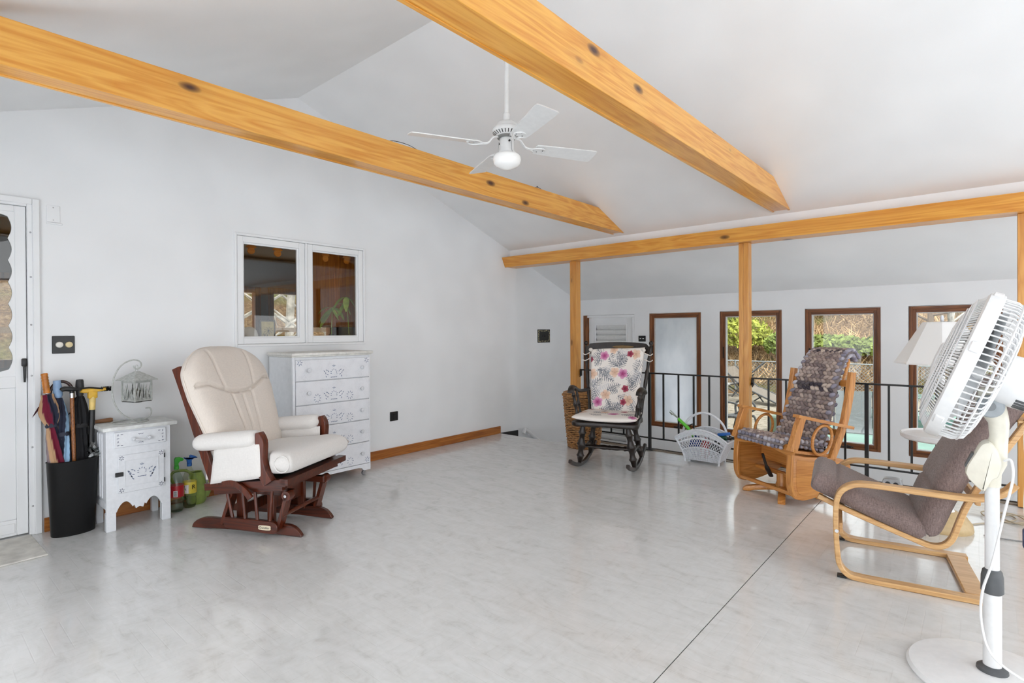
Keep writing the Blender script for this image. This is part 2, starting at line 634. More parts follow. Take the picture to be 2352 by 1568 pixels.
beam(-3.000, -2.858, 'honey pine tie beam above the ceiling fan, next to the white gable wall')
beam(-1.388, -1.240, 'honey pine tie beam nearest the camera, crossing the top of the picture')
hb = thing_struct('header_beam', 'long honey pine header beam over the railing')
q = B().prism([(5.04, 2.189), (5.06, 2.189), (5.119, 2.07), (5.099, 2.07)], XA + 0.001, XR, 'x', 0.0015)
mk('front_board', q, m_pine_x, hb, False)
q = B().box(XA + 0.001, XR, 5.1, 5.319, 2.074, 2.092)
mk('bottom_board', q, m_pine_x, hb, False)
q = B().box(XA + 0.001, XR, 5.301, 5.319, 2.0735, ceil_z(5.319) + 0.01)
mk('back_board', q, m_pine_x, hb, False)
q = B().box(XA + 0.001, XR, 5.061, 5.19, 2.165, 2.187)
mk('top_board', q, m_pine_x, hb, False)
for x, which in ((-3.608, 'beside the wicker hamper'), (-1.70, 'behind the wooden glider with the braided cushion'), (0.207, 'behind the lounge chair headrest')):
    ps = thing_struct('wooden_post', 'square honey pine post ' + which)
    q = B().box(x, x + 0.042, 5.215, 5.305, 0.006, 2.073, 0.002)
    mk('post_board', q, m_pine_z, ps, False)
    q = B().box(x + 0.0425, x + 0.088, 5.215, 5.305, 0.006, 2.073, 0.002)
    mk('post_board', q, m_pine_z, ps, False)
# stray black wires lying over the tie beam
for ya_, yb_, h in ((2.10, 2.36, 0.018), (3.60, 3.74, 0.018)):
    o = mk('wire_loop', B().tube(cat([(-2.88, ya_, 2.487), (-2.875, ya_ + 0.08, 2.487 + h), (-2.87, yb_ - 0.08, 2.487 + h), (-2.865, yb_, 2.487)], 5), 0.0022, 5), m_blackp)
    tag(o, 'thin black wire bulging over the tie beam ' + ('left of the ceiling fan' if ya_ < 3 else 'below the ceiling fan'), 'wire')

# ------------------------------------------------------------------ brown casement windows
m_strip = plain('grey_weather_strip', (206, 207, 206), 0.5, var=0.03)
m_dark = plain('dark_gap', (44, 30, 22), 0.8)


def frosted():
    q = M('frosted_film', (222, 226, 230), 0.6)
    n = q.noise(q.co((1, 1, 0.5)), 3.0, 4)
    c = q.ramp(n, [(0.35, (214, 219, 224)), (0.65, (236, 239, 242))])
    q.nt.nodes.remove(q.b)
    d = q.n('ShaderNodeBsdfDiffuse', Color=c)
    t = q.n('ShaderNodeBsdfTranslucent', Color=c)
    mx = q.nt.nodes.new('ShaderNodeMixShader')
    mx.inputs[0].default_value = 0.55
    q.nt.links.new(d.outputs[0], mx.inputs[1])
    q.nt.links.new(t.outputs[0], mx.inputs[2])
    q.nt.links.new(mx.outputs[0], q.out.inputs[0])
    return q.m


m_frost = frosted()


def ring(x0, x1, z0, z1, w, y0, y1, bev=0.002, wt=None, wb=None):
    """upright pair and level pair of a rectangular frame in an xz wall"""
    wt, wb = wt or w, wb or w
    up = B().box(x0, x0 + w, y0, y1, z0, z1, bev).box(x1 - w, x1, y0, y1, z0, z1, bev)
    lv = B().box(x0 + w, x1 - w, y0, y1, z1 - wt, z1, bev).box(x0 + w, x1 - w, y0, y1, z0, z0 + wb, bev)
    return up, lv


def casement(n, x0, x1, label, frost=False):
    w = thing_struct('window_%d' % n, label)
    y = YB
    up, lv = ring(x0 + 0.004, x1 - 0.002, WZ0, WZ1 - 0.006, 0.030, y - 0.002, y + 0.12)
    f = mk('window_frame', up, m_frame_z, w, False)
    mk('frame_rail', lv, m_frame_x, f, False)
    up, lv = ring(x0 + 0.030, x1 - 0.030, WZ0 + 0.028, WZ1 - 0.034, 0.032, y + 0.014, y + 0.09)
    sh = mk('sash', up, m_frame_z, w, False)
    mk('sash_rail', lv, m_frame_x, sh, False)
    up, lv = ring(x0 + 0.060, x1 - 0.060, WZ0 + 0.058, WZ1 - 0.064, 0.011, y + 0.026, y + 0.075, 0.001)
    st = mk('weather_strip', up, m_strip, w, False)
    mk('strip_rail', lv, m_strip, st, False)
    b = B().box(x0 + 0.070, x1 - 0.070, y + 0.050, y + 0.054, WZ0 + 0.068, WZ1 - 0.074)
    mk('pane', b, m_frost if frost else m_pane, w, False)
    b = B().box(x0 + 0.036, x0 + 0.048, y + 0.002, y + 0.016, 0.92, 1.06, 0.003)
    mk('latch', b, m_dark, w)
    xc = (x0 + x1) / 2 + 0.04
    b = B().box(xc - 0.05, xc + 0.05, y - 0.014, y + 0.0, WZ0 + 0.010, WZ0 + 0.026, 0.003)
    b.tube([(xc, y - 0.012, WZ0 + 0.03), (xc + 0.02, y - 0.03, WZ0 + 0.04), (xc + 0.075, y - 0.03, WZ0 + 0.025)], 0.006, 6)
    mk('crank', b, m_black, w)


NAMES = ['tall brown framed window with a frosted white pane', 'tall brown framed window behind the second pine post, green shrubs outside',
         'tall brown framed window behind the braided cushion', 'tall brown framed window behind the white lampshade']
for i, (x0, x1) in enumerate(WINS):
    casement(i + 1, x0, x1, NAMES[i] if i < 4 else 'tall brown framed window further along the gallery wall', i == 0)

# ------------------------------------------------------------------ louvred door at the foot of the stairs
d2 = thing_struct('door_2', 'white door with louvred slats at the foot of the stairs')
x0, x1, z0, z1 = DR2
b = B().box(x0, x0 + 0.065, YB - 0.005, YB + 0.12, z0, z1, 0.003)
mk('door_jamb', b, m_frame_z, d2, False)
b = B().box(x0 + 0.065, x1, YB + 0.0, YB + 0.12, z1 - 0.035, z1 - 0.002, 0.002).box(x1 - 0.03, x1, YB + 0.0, YB + 0.12, z0, z1 - 0.036, 0.002)
mk('door_casing', b, m_trim, d2, False)
lx0, lx1, lz1 = x0 + 0.068, x1 - 0.032, z1 - 0.038
up, lv = ring(lx0, lx1, z0 + 0.01, lz1, 0.10, YB + 0.045, YB + 0.085, 0.002, 0.09, 0.2)
lf = mk('door_leaf', up, m_trim, d2, False)
mk('leaf_rail', lv, m_trim, lf, False)
up, lv = ring(lx0 + 0.095, lx1 - 0.095, z0 + 0.2, lz1 - 0.085, 0.022, YB + 0.035, YB + 0.06, 0.002)
mk('leaf_bead', up, m_trim, lf, False)
mk('leaf_bead', lv, m_trim, lf, False)
b = B().box(lx0 + 0.1, lx1 - 0.1, YB + 0.082, YB + 0.085, z0 + 0.2, lz1 - 0.09)
mk('gap_shade_backing', b, m_metal, lf, False)  # darker sheet stands in for the shade between the slats
zz = z0 + 0.26
while zz < lz1 - 0.13:
    Mx = Matrix.Translation((0, YB + 0.066, zz)) @ Matrix.Rotation(radians(-62), 4, 'X')
    b = B().box(lx0 + 0.118, lx1 - 0.118, -0.045, 0.045, -0.003, 0.003, 0.001, M=Mx)
    mk('slat', b, m_white, d2, False)
    zz += 0.075

# ------------------------------------------------------------------ storm door
d1 = thing_struct('door_1', 'white storm door with a scalloped glass edge and black handle')
y0, y1, zt = DOOR[0], DOOR[1], DOOR[3]
b = B().box(XA - 0.002, XA + 0.022, y1 - 0.005, y1 + 0.03, 0.0, zt + 0.035, 0.004).box(XA - 0.002, XA + 0.022, y0 - 0.03, y0 + 0.005, 0.0, zt + 0.035, 0.004)
b.box(XA - 0.002, XA + 0.022, y0 + 0.006, y1 - 0.006, zt - 0.003, zt + 0.035, 0.004)
mk('door_casing', b, m_trim, d1, False)
b = B().box(XA - 0.12, XA + 0.008, y1 - 0.03, y1 - 0.001, 0.0, zt - 0.001, 0.002).box(XA - 0.12, XA + 0.008, y0 + 0.001, y0 + 0.03, 0.0, zt - 0.001, 0.002)
b.box(XA - 0.12, XA + 0.008, y0 + 0.031, y1 - 0.031, zt - 0.016, zt - 0.001, 0.002)
jm = mk('door_jamb', b, m_trim, d1, False)
for zc in (0.18, 0.55, 1.0, 1.32, 1.62, 1.90):
    mk('screw', B().lathe([(0.0055, 0), (0.0055, 0.002), (0.002, 0.004)], 8, Matrix.Translation((XA + 0.008, y1 - 0.014, zc)) @ Matrix.Rotation(radians(90), 4, 'Y')), m_metal, jm)
ly0, ly1, lzt = y0 + 0.032, y1 - 0.033, zt - 0.018
gz0, gz1, gy0, gy1 = 1.045, 1.990, ly0 + 0.085, ly1 - 0.083
b = B()
b.box(XA - 0.045, XA - 0.012, gy1 + 0.03, ly1, 0.012, lzt, 0.003)
b.box(XA - 0.045, XA - 0.012, ly0, gy0 - 0.03, 0.012, lzt, 0.003)
b.box(XA - 0.045, XA - 0.012, gy0 - 0.03, gy1 + 0.03, gz1 + 0.03, lzt, 0.003)
b.box(XA - 0.045, XA - 0.012, gy0 - 0.03, gy1 + 0.03, 0.93, gz0 - 0.045, 0.003)
b.box(XA - 0.045, XA - 0.012, gy0 - 0.03, gy1 + 0.03, 0.012, 0.11, 0.003)
leaf = mk('door_leaf', b, m_trim, d1, False)
b = B().box(XA - 0.040, XA - 0.020, gy0 - 0.03, gy1 + 0.03, 0.11, 0.93, 0.004)
mk('lower_panel', b, m_trim, leaf, False)
b = B().box(XA - 0.012, XA - 0.006, gy0 - 0.02, gy1 + 0.02, 0.03, 0.09, 0.002)
mk('bottom_expander', b, m_trim, leaf, False)
# scalloped inner edge: bays cut into flat strips around the glass
nb = 7
bay = (gz1 - gz0) / nb
pl = [(gy1 + 0.034, gz0 - 0.05), (gy1 + 0.034, gz1 + 0.034), (gy1, gz1 + 0.034)]
for k in range(nb):
    for t in range(0, 9):
        a = t / 8
        pl.append((gy1 + 0.0 + 0.018 * sin(pi * a), gz1 - bay * (k + a)))
pl.append((gy1, gz0 - 0.05))
b = B().prism(pl, XA - 0.036, XA - 0.018, 'x')
pl2 = [(gy0 + gy1 - a, z) for a, z in pl]
b.prism(pl2, XA - 0.036, XA - 0.018, 'x')
nh = 5
bayh = (gy1 - gy0) / nh
for zc, sg in ((gz1, 1), (gz0, -1)):
    pl = [(gy0, zc + sg * 0.046), (gy1, zc + sg * 0.046)]
    for k in range(nh):
        for t in range(0, 9):
            a = t / 8
            pl.append((gy1 - bayh * (k + a), zc + sg * 0.018 * sin(pi * a)))
    b.prism(pl, XA - 0.0355, XA - 0.0185, 'x')
mk('scalloped_edge', b, m_trim, leaf, False)
b = B().box(XA - 0.031, XA - 0.027, gy0 - 0.03, gy1 + 0.03, gz0 - 0.04, gz1 + 0.03)
mk('glass', b, m_pane_in, d1, False)
b = B().box(XA - 0.012, XA + 0.004, 0.552, 0.578, 1.060, 1.110, 0.006, 2)
b.prism([(0.557, 1.06), (0.573, 1.06), (0.570, 0.962), (0.560, 0.962)], XA + 0.002, XA + 0.020, 'x', 0.004)
mk('handle', b, m_blackp, leaf)

# ------------------------------------------------------------------ double window to the kitchen
kw = thing_struct('window_8', 'white double window looking into the dark kitchen')


def yring(y0, y1, z0, z1, w, x0, x1, bev=0.002):
    return B().box(x0, x1, y0, y0 + w, z0, z1, bev).box(x0, x1, y1 - w, y1, z0, z1, bev).box(x0, x1, y0 + w, y1 - w, z1 - w, z1, bev).box(x0, x1, y0 + w, y1 - w, z0, z0 + w, bev)


ym = 2.437
b = yring(1.826, 3.043, 1.150, 2.072, 0.020, XA - 0.13, XA + 0.016, 0.003)
b.box(XA - 0.13, XA + 0.016, ym - 0.010, ym + 0.010, 1.17, 2.052, 0.003)
mk('window_frame', b, m_trim, kw, False)
for a0, a1 in ((1.848, ym - 0.012), (ym + 0.012, 3.021)):
    s_ = mk('sash', yring(a0, a1, 1.172, 2.050, 0.050, XA - 0.060, XA + 0.008, 0.004), m_trim, kw, False)
    mk('sash_bead', yring(a0 + 0.048, a1 - 0.048, 1.220, 2.002, 0.014, XA - 0.035, XA - 0.010, 0.002), m_trim, s_, False)
    mk('pane', B().box(XA - 0.028, XA - 0.024, a0 + 0.05, a1 - 0.05, 1.222, 2.0), m_pane_in, kw, False)
# ------------------------------------------------------------------ outside: pool yard and hillside
GZ = -0.72


def hill_mat():
    q = M('leaf_litter_slope', (150, 125, 95), 1.0, 0.1)
    co = q.co()
    a = q.noise(co, 0.35, 3)
    f = q.noise(co, 9, 5, 0.7)
    c = q.ramp(f, [(0.3, (74, 55, 38)), (0.5, (132, 102, 72)), (0.66, (172, 146, 112))])
    g = q.ramp(f, [(0.3, (62, 66, 36)), (0.55, (116, 114, 62)), (0.7, (156, 150, 98))])
    q.color(q.mix(q.ramp(a, [(0.48, W0), (0.6, W1)]), c, g))
    q.bump(f, 1.0, 0.25)
    return q.m


def sand_mat():
    q = M('pale_gravel', (190, 176, 154), 1.0, 0.1)
    f = q.noise(q.co(), 7, 5, 0.7)
    q.color(q.ramp(f, [(0.34, (84, 74, 62)), (0.46, (136, 127, 112)), (0.7, (152, 143, 130))]))
    q.bump(f, 0.6, 0.06)
    return q.m


m_hill, m_sand = hill_mat(), sand_mat()
m_mint = plain('mint_painted_concrete', (106, 134, 122), 0.7, var=0.12, scale=2.0)
m_beige = plain('beige_pool_deck', (142, 134, 116), 0.8, var=0.06, scale=3.0)
m_water = plain('teal_pool_water', (30, 78, 76), 0.12, var=0.25, scale=0.8)


def hz(x, y):
    """height of the ground"""
    t = max(0.0, y - 20.3 - 0.25 * sin(x * 0.7))
    s = max(0.0, -x - 13.5)
    h = 0.40 * t - 0.0006 * t * t + 0.42 * s
    return GZ + min(h, 16) + 0.10 * sin(x * 1.3 + y * 0.9) * min(1, h) + 0.08 * sin(x * 3.1 - y * 2.3) * min(1, h)


b = B()
nx, ny = 90, 80
gx = [-60 + 100 * i / nx for i in range(nx + 1)]
gy = [17.5 + 45 * (j / ny) ** 1.3 for j in range(ny + 1)]
rows = [[(x, y, hz(x, y)) for x in gx] for y in gy]
b.loft(rows, False, False)
struct('terrain_hill', b, m_hill, smooth=True, label='brown leaf littered hillside beyond the pool yard')
b = B()
gx2 = [-60 + 48 * i / 40 for i in range(41)]
gy2 = [-25 + 42.5 * j / 30 for j in range(31)]
b.loft([[(x, y, hz(x, y)) for x in gx2] for y in gy2], False, False)
struct('terrain_slope', b, m_hill, smooth=True, label='wooded slope behind the house')
b = B()
b.box(-12.0, -2.35, 9.2, 17.5, GZ - 0.2, GZ).box(-2.35, 30, 9.2, 10.9, GZ - 0.2, GZ).box(9, 30, 10.9, 17.5, GZ - 0.2, GZ)
struct('ground', b, m_sand, label='pale gravel yard around the pool')
b = B().box(3.35, 30, -25, 9.2, GZ - 0.2, GZ).box(-12, 3.35, 6.9, 9.2, GZ - 0.2, GZ).box(-12, 3.35, -25, -0.6, GZ - 0.2, GZ)  # unseen pale ground added to bounce sunlight up to the ceiling
struct('path_bounce_ground', b, plain('pale_bounce_ground', (222, 226, 230), 0.9, var=0.05, scale=2.0), label='unseen pale ground around the room, added to bounce light indoors')
b = B().box(-2.35, 9, 16.05, 19.0, GZ - 0.2, GZ + 0.02)
struct('pool_deck', b, m_beige, label='beige concrete deck along the far side of the pool')['kind'] = 'structure'
b = B().box(-2.6, 9, 19.0, 20.6, GZ - 0.2, GZ + 0.05).box(-2.35, 9, 15.25, 16.05, GZ - 0.2, GZ + 0.03).box(-2.35, 9, 10.9, 12.75, GZ - 0.2, GZ + 0.03).box(-2.35, -1.9, 12.75, 15.25, GZ - 0.2, GZ + 0.03)
struct('path_pool_coping', b, m_mint, label='mint green painted coping around the pool')
b = B().box(-1.9, 9, 12.75, 15.25, GZ - 0.2, GZ - 0.04)
struct('pool_water', b, m_water, label='teal water in the outdoor pool')['kind'] = 'structure'
b = B().box(-2.36, 9, 16.03, 16.06, GZ, GZ + 0.05)
struct('trim_4', b, m_dark, label='dark line along the pool deck edge')
b = B().box(-3.6, -2.5, 8.2, 10.3, GZ, GZ + 0.18, 0.03)
struct('path_step', b, m_beige, label='low beige concrete step outside the windows')

# chain link fence
m_galv = plain('galvanised_steel', (150, 154, 154), 0.4, metal=0.5)
FY, FZ = 18.35, 0.27
fe = thing('chain_link_fence', 'galvanised chain link fence at the foot of the hillside', 'fence', (0, FY, GZ))
fh = FZ - GZ
mk('top_rail', B().cyl((-11, 0, fh), (8, 0, fh), 0.022, n=6), m_galv, fe)
for k in range(9):
    x = -10.8 + 2.35 * k
    mk('fence_post', B().cyl((x, 0, 0), (x, 0, fh + 0.03), 0.028, n=6), m_galv, fe)
b = B()
sp = 0.10
k = -11.0
while k < 8:
    for sg in (1, -1):
        xa, xb = (k, k + fh) if sg > 0 else (k + fh, k)
        b.tube([(xa, 0, 0.02), (xb, 0, fh)], 0.006, 3, cap=False)
    k += sp
mk('wire_mesh', b, m_galv, fe, kind='stuff')

# shrubs, each a rounded cloud of small leaves on a few stems
m_leafy = [plain('yellow_green_leaves', (158, 162, 62), 0.8, var=0.3, scale=3), plain('olive_green_leaves', (104, 116, 50), 0.8, var=0.3, scale=3),
           plain('fresh_green_leaves', (120, 134, 58), 0.8, var=0.3, scale=3)]
m_twig = plain('grey_brown_twigs', (112, 94, 76), 0.9)
rnd = random.Random(3)


def shrub(x, y, rx, rz, k, label, n=1500, size=0.09):
    z = hz(x, y)
    t = thing('shrub', label, 'shrub', (x, y, z), 0, 'shrubs on the hillside')
    b = B()
    for i in range(n):
        a, c = rnd.uniform(0, 2 * pi), rnd.uniform(-0.55, 1)
        r = rnd.uniform(0.62, 1.0)
        s_ = sqrt(max(0, 1 - c * c))
        p = Vector((rx * r * s_ * cos(a), rx * 0.8 * r * s_ * sin(a), rz * 0.55 + rz * 0.5 * r * c))
        u = Vector((rnd.gauss(0, 1), rnd.gauss(0, 1), rnd.gauss(0, 1))).normalized()
        v = u.orthogonal().normalized()
        w = size * rnd.uniform(0.6, 1.3)
        q = [b.bm.verts.new(p + u * w), b.bm.verts.new(p + v * w * 0.5), b.bm.verts.new(p - u * w), b.bm.verts.new(p - v * w * 0.5)]
        b.bm.faces.new(q)
    mk('foliage', b, m_leafy[k], t, False, kind='stuff')
    b = B()
    for i in range(7):
        a = rnd.uniform(0, 2 * pi)
        b.tube([(0.05 * cos(a), 0.05 * sin(a), -0.05), (rx * 0.4 * cos(a), rx * 0.4 * sin(a), rz * 0.5), (rx * 0.8 * cos(a), rx * 0.7 * sin(a), rz * 0.9)], [0.03, 0.02, 0.008], 4)
    mk('stem', b, m_twig, t)


for x, y, rx, rz, k, lab in ((-7.3, 22.9, 1.15, 1.6, 0, 'large yellow green shrub above the chain link fence'),
                             (-9.2, 22.4, 0.9, 1.35, 1, 'olive shrub seen beside the second pine post'),
                             (-5.6, 22.4, 0.75, 1.1, 2, 'green shrub at the edge of the second window'),
                             (-9.6, 25.0, 1.5, 1.6, 1, 'dark green bushy shrub high on the slope'),
                             (-2.3, 22.5, 1.3, 0.95, 2, 'low green shrub above the fence in the third window'),
                             (-4.2, 22.6, 1.3, 0.85, 2, 'low green shrub behind the top of the braided cushion'),
                             (-5.0, 27.5, 1.3, 1.4, 1, 'small olive shrub high behind the low green shrubs'),
                             (-1.4, 28.5, 1.0, 1.3, 1, 'olive shrub behind the white lampshade')):
    shrub(x, y, rx, rz, k, lab)
# dry stalks and brush covering the slopes: nobody could count them
b = B()
for i in range(9000):
    x, y = rnd.uniform(-12, 4), 20.6 + 16 * rnd.random() ** 1.4
    z = hz(x, y)
    h = rnd.uniform(0.15, 0.5)
    d = Vector((rnd.gauss(0, 0.35), rnd.gauss(0, 0.25), h))
    w = rnd.uniform(0.012, 0.03)
    v = [b.bm.verts.new(p) for p in ((x - w, y, z - 0.03), (x + w, y, z - 0.03), (x + d.x, y + d.y, z + d.z))]
    b.bm.faces.new(v)
o = mk('dry_grass', b, plain('straw_coloured_stalks', (172, 142, 102), 0.9, var=0.35, scale=0.6), None, False, kind='stuff')
tag(o, 'dry straw coloured brush covering the hillside', 'grass')


def tree(x, y, h, r, lean, label, n=14, mat=None):
    z = hz(x, y)
    t = thing('bare_tree', label, 'tree', (x, y, z), 0, 'bare trees around the house')
    tr = cat([(0, 0, -0.1), (lean * 0.3, 0, h * 0.35), (lean * 0.7, lean * 0.2, h * 0.7), (lean, 0, h)], 3)
    mk('trunk', B().tube(tr, [r * (1 - 0.75 * i / (len(tr) - 1)) for i in range(len(tr))], 7), mat or m_twig, t)
    b = B()
    for i in range(n):
        f = rnd.uniform(0.12, 0.95)
        p = Vector((lean * f, 0, h * f))
        a = rnd.uniform(0, 2 * pi)
        l = h * rnd.uniform(0.15, 0.4)
        q = p + Vector((cos(a) * l, sin(a) * l, l * rnd.uniform(-0.1, 0.9)))
        mid = (p + q) / 2 + Vector((rnd.uniform(-.2, .2), rnd.uniform(-.2, .2), rnd.uniform(-.2, .3)))
        b.tube(cat([p, mid, q], 3), [r * 0.35, r * 0.32, r * 0.28, r * 0.22, r * 0.16, r * 0.1, r * 0.06], 4)
        for _ in range(4):
            e = mid + (q - mid) * rnd.random()
            b.tube([e, e + Vector((rnd.gauss(0, .3), rnd.gauss(0, .3), rnd.gauss(0.1, .3)))], [r * 0.12, r * 0.04], 3)
    mk('branches', b, mat or m_twig, t)


m_bark = plain('pale_grey_bark', (168, 160, 150), 0.9, var=0.3, scale=6)
tree(-1.12, 19.6, 7, 0.10, 0.25, 'slim bare tree left of the standing fan, seen under the lampshade', 9)
tree(-0.55, 20.5, 7.5, 0.10, -0.3, 'slim grey bare tree just behind the other one under the lampshade', 9, m_bark)
for x, y, h, l, lab in ((-13.2, 6.6, 8, 0.8, 'pale bare tree in the right half of the kitchen window view'), (-14.5, 8.6, 9, -1.2, 'pale bare tree leaning back behind the kitchen, highest on the slope'),
                        (-12.4, 7.6, 8, 1.6, 'pale bare tree leaning strongly towards the hill behind the kitchen'), (-12.3, 5.2, 7, -1.4, 'short pale bare tree at the edge of the kitchen window view')):
    tree(x, y, h, 0.13, l, lab, 20, m_bark)

# patio pieces on the gravel
m_sling = fabric('grey_sling_mesh', (112, 116, 115))
m_tan = fabric('tan_sling_mesh', (100, 90, 78))
m_iron = plain('dark_grey_iron', (58, 58, 58), 0.5)


def sling_chair(loc, rz, label):
    t = thing('patio_chair', label, 'chair', loc, rz)
    prof = cat2([(0.30, 0.40), (0.05, 0.36), (-0.16, 0.40), (-0.26, 0.62), (-0.36, 0.98)], 5)
    mk('sling', B().bent(prof, -0.25, 0.25, 0.012), m_sling, t)
    for sy in (-0.27, 0.27):
        mk('side_frame', B().tube([(p[0], sy, p[1]) for p in prof], 0.014, 6), m_iron, t)
        mk('leg', B().tube(cat([(0.28, sy, 0.0), (0.26, sy, 0.3), (0.2, sy, 0.60), (-0.25, sy, 0.62)], 4), 0.014, 6), m_iron, t)
        mk('leg', B().tube([(-0.05, sy, 0.40), (-0.36, sy, 0.0)], 0.014, 6), m_iron, t)
    return t


sling_chair((-1.50, 10.0, GZ), -80, 'grey sling patio chair outside the third window, behind the wooden glider')


def lounger(loc, rz, tip, label):
    t = thing('sun_lounger', label, 'sun lounger', loc, rz, 'folded loungers by the fence')
    prof = cat2([(-0.95, 0.10), (-0.2, 0.36), (0.1, 0.46), (0.75, tip)], 5)
    mk('sling', B().bent(prof, -0.27, 0.27, 0.014), m_tan, t)
    for sy in (-0.3, 0.3):
        mk('side_rail', B().tube([(p[0], sy, p[1]) for p in prof], 0.022, 6), m_iron, t)
        mk('leg', B().tube([(0.45, sy, 0.66), (-0.15, sy, 0.0)], 0.018, 6), m_iron, t)
        mk('leg', B().tube([(-0.35, sy, 0.32), (0.15, sy, 0.0)], 0.018, 6), m_iron, t)
    return t


lounger((-4.75, 15.6, GZ), 160, 0.95, 'tan lounger with raised back by the fence, foot towards the pool')
lounger((-5.55, 16.9, GZ), 15, 1.05, 'tan lounger with raised back by the fence, behind the other one')
t = thing('patio_table', 'grey patio table on wooden posts outside the second window', 'table', (-5.1, 12.9, GZ), 10)
mk('table_top', B().box(-0.6, 0.6, -0.5, 0.5, 0.66, 0.71, 0.01), plain('weathered_grey_wood', (140, 138, 132), 0.9), t)
for x in (-0.5, 0.5):
    for y in (-0.4, 0.4):
        mk('leg', B().box(x - 0.05, x + 0.05, y - 0.05, y + 0.05, 0, 0.66, 0.005), plain('weathered_tan_post', (150, 136, 112), 0.9), t)
t = thing('iron_bench', 'dark scrolled iron bench end outside the second window', 'bench', (-3.55, 10.6, GZ + 0.0), -20)
for sy in (-0.22, 0.22):
    mk('scroll_end', B().tube(cat([(0.3, sy, 0.0), (0.28, sy, 0.35), (-0.1, sy, 0.36), (-0.1, sy, 0.60), (0.22, sy, 0.62), (0.30, sy, 0.50), (0.2, sy, 0.44)], 5), 0.02, 6), m_iron, t)
    mk('leg', B().tube([(-0.1, sy, 0.36), (-0.2, sy, 0.0)], 0.02, 6), m_iron, t)
for k in range(5):
    mk('seat_slat', B().box(-0.1 + 0.075 * k, -0.04 + 0.075 * k, -0.25, 0.25, 0.36, 0.38), m_iron, t)
t = mk('storage_box', B().box(-3.1, -2.62, 11.2, 11.6, GZ, GZ + 0.32, 0.03), plain('dark_green_plastic', (92, 108, 92), 0.6))
tag(t, 'dull green box on the gravel outside the second window', 'box')

# ------------------------------------------------------------------ kitchen behind the gable wall
m_kwall = wall_paint('slate_kitchen_paint', (112, 116, 118))
m_kceil = wall_paint('dim_kitchen_ceiling', (150, 142, 132))
m_kfloor = wood('brown_kitchen_floor', (120, 84, 52), (90, 60, 34), 'y', 0.4)
KX = -8.0
struct('floor_kitchen', B().box(KX, XA - 0.15, -1.2, 7.0, -0.12, 0.0), m_kfloor, label='brown kitchen floor')
struct('ceiling_kitchen', B().box(KX - 0.1, XA - 0.15, -1.2, 7.0, 2.36, 2.46), m_kceil, label='dim kitchen ceiling')
b = B()
kh = [(2.75, 3.56, 0.95, 1.885), (3.765, 4.75, 0.95, 1.885), (0.6, 1.6, 0.95, 1.885)]
cells(b, 'x', KX - 0.12, KX, [-1.2, 0.6, 1.6, 2.75, 3.56, 3.765, 4.75, 7.0], [-0.12, 0.95, 1.885, 2.36], kh)
struct('wall_kitchen_far', b, m_kwall, label='slate grey kitchen wall with windows')
b = B().box(KX, XA - 0.15, -1.3, -1.2, -0.1, 2.4)
struct('wall_kitchen_near', b, m_kwall, label='kitchen side wall nearest the camera')
b = B().box(KX, XA - 0.15, 7.0, 7.1, -0.1, 2.4)
struct('wall_kitchen_end', b, m_kwall, label='kitchen side wall far from the camera')
b = B().box(XA - 0.152, XA - 0.150, -1.2, DOOR[0] - 0.05, 0, 2.36).box(XA - 0.152, XA - 0.150, 3.1, 7, 0, 2.36)
struct('wall_kitchen_lining', b, m_kwall, label='kitchen face of the gable wall')
for i, h in enumerate(kh):
    w = thing_struct('window_%d' % (9 + i), 'brown framed kitchen window ' + ('with a view of bare trees', 'next to the slate corner', 'near the storm door')[i])
    b = yring(h[0] - 0.05, h[1] + 0.05, h[2] - 0.05, h[3] + 0.05, 0.085, KX - 0.1, KX + 0.02, 0.004)
    mk('window_frame', b, m_frame_z, w, False)
    mk('pane', B().box(KX - 0.06, KX - 0.056, h[0] + 0.03, h[1] - 0.03, h[2] + 0.03, h[3] - 0.03), m_pane, w, False)
struct('trim_3', B().box(XA - 0.42, XA - 0.130, 1.75, 3.12, 1.145, 1.168, 0.004), m_base_y, label='wooden sill inside the kitchen window')
struct('trim_5', B().box(KX - 2.0, KX - 1.9, -1, 8, 1.28, 1.36), m_twig, label='dark deck rail outside the kitchen')
# scalloped valance
m_val = wood('orange_valance_wood', (216, 134, 44), (188, 104, 28), 'y', 0.4)
va = thing('window_valance', 'scalloped orange wooden valance with pendants at the kitchen window', 'valance', (0, 0, 0))
X0 = XA - 0.175
yc = [1.805 + 0.2295 * k for k in range(7)]
pl = [(yc[0], 2.16), (yc[-1], 2.16), (yc[-1], 2.04)]
for k in range(6, 0, -1):
    for t_ in range(1, 13):
        a = t_ / 12
        pl.append((yc[k] - 0.235 * a, 2.030 + 0.030 * abs(sin(2 * pi * a)) * (1 if a < 0.5 else 1)))
mk('valance_board', B().prism(pl, X0, X0 + 0.018, 'x'), m_val, va, False)
for k in range(7):
    y = yc[k]
    bell = [(y - 0.012, 2.05), (y + 0.012, 2.05), (y + 0.018, 2.015), (y + 0.045, 1.992), (y + 0.030, 1.984), (y - 0.030, 1.984), (y - 0.045, 1.992), (y - 0.018, 2.015)]
    b = B().prism(bell, X0, X0 + 0.018, 'x')
    b.prism([(y + 0.030 * cos(2 * pi * j / 16), 1.962 + 0.030 * sin(2 * pi * j / 16)) for j in range(16)], X0 + 0.001, X0 + 0.017, 'x')
    mk('pendant', b, m_val, va, False)
c = thing('wall_cabinet', 'orange pine cabinet side beside the kitchen window', 'cabinet', (0, 0, 0))
mk('cabinet_body', B().box(-5.5, -4.93, 3.02, 3.55, 1.32, 2.3, 0.003), wood('amber_cabinet_wood', (196, 112, 36), (150, 78, 22), 'z', 0.35), c, False)
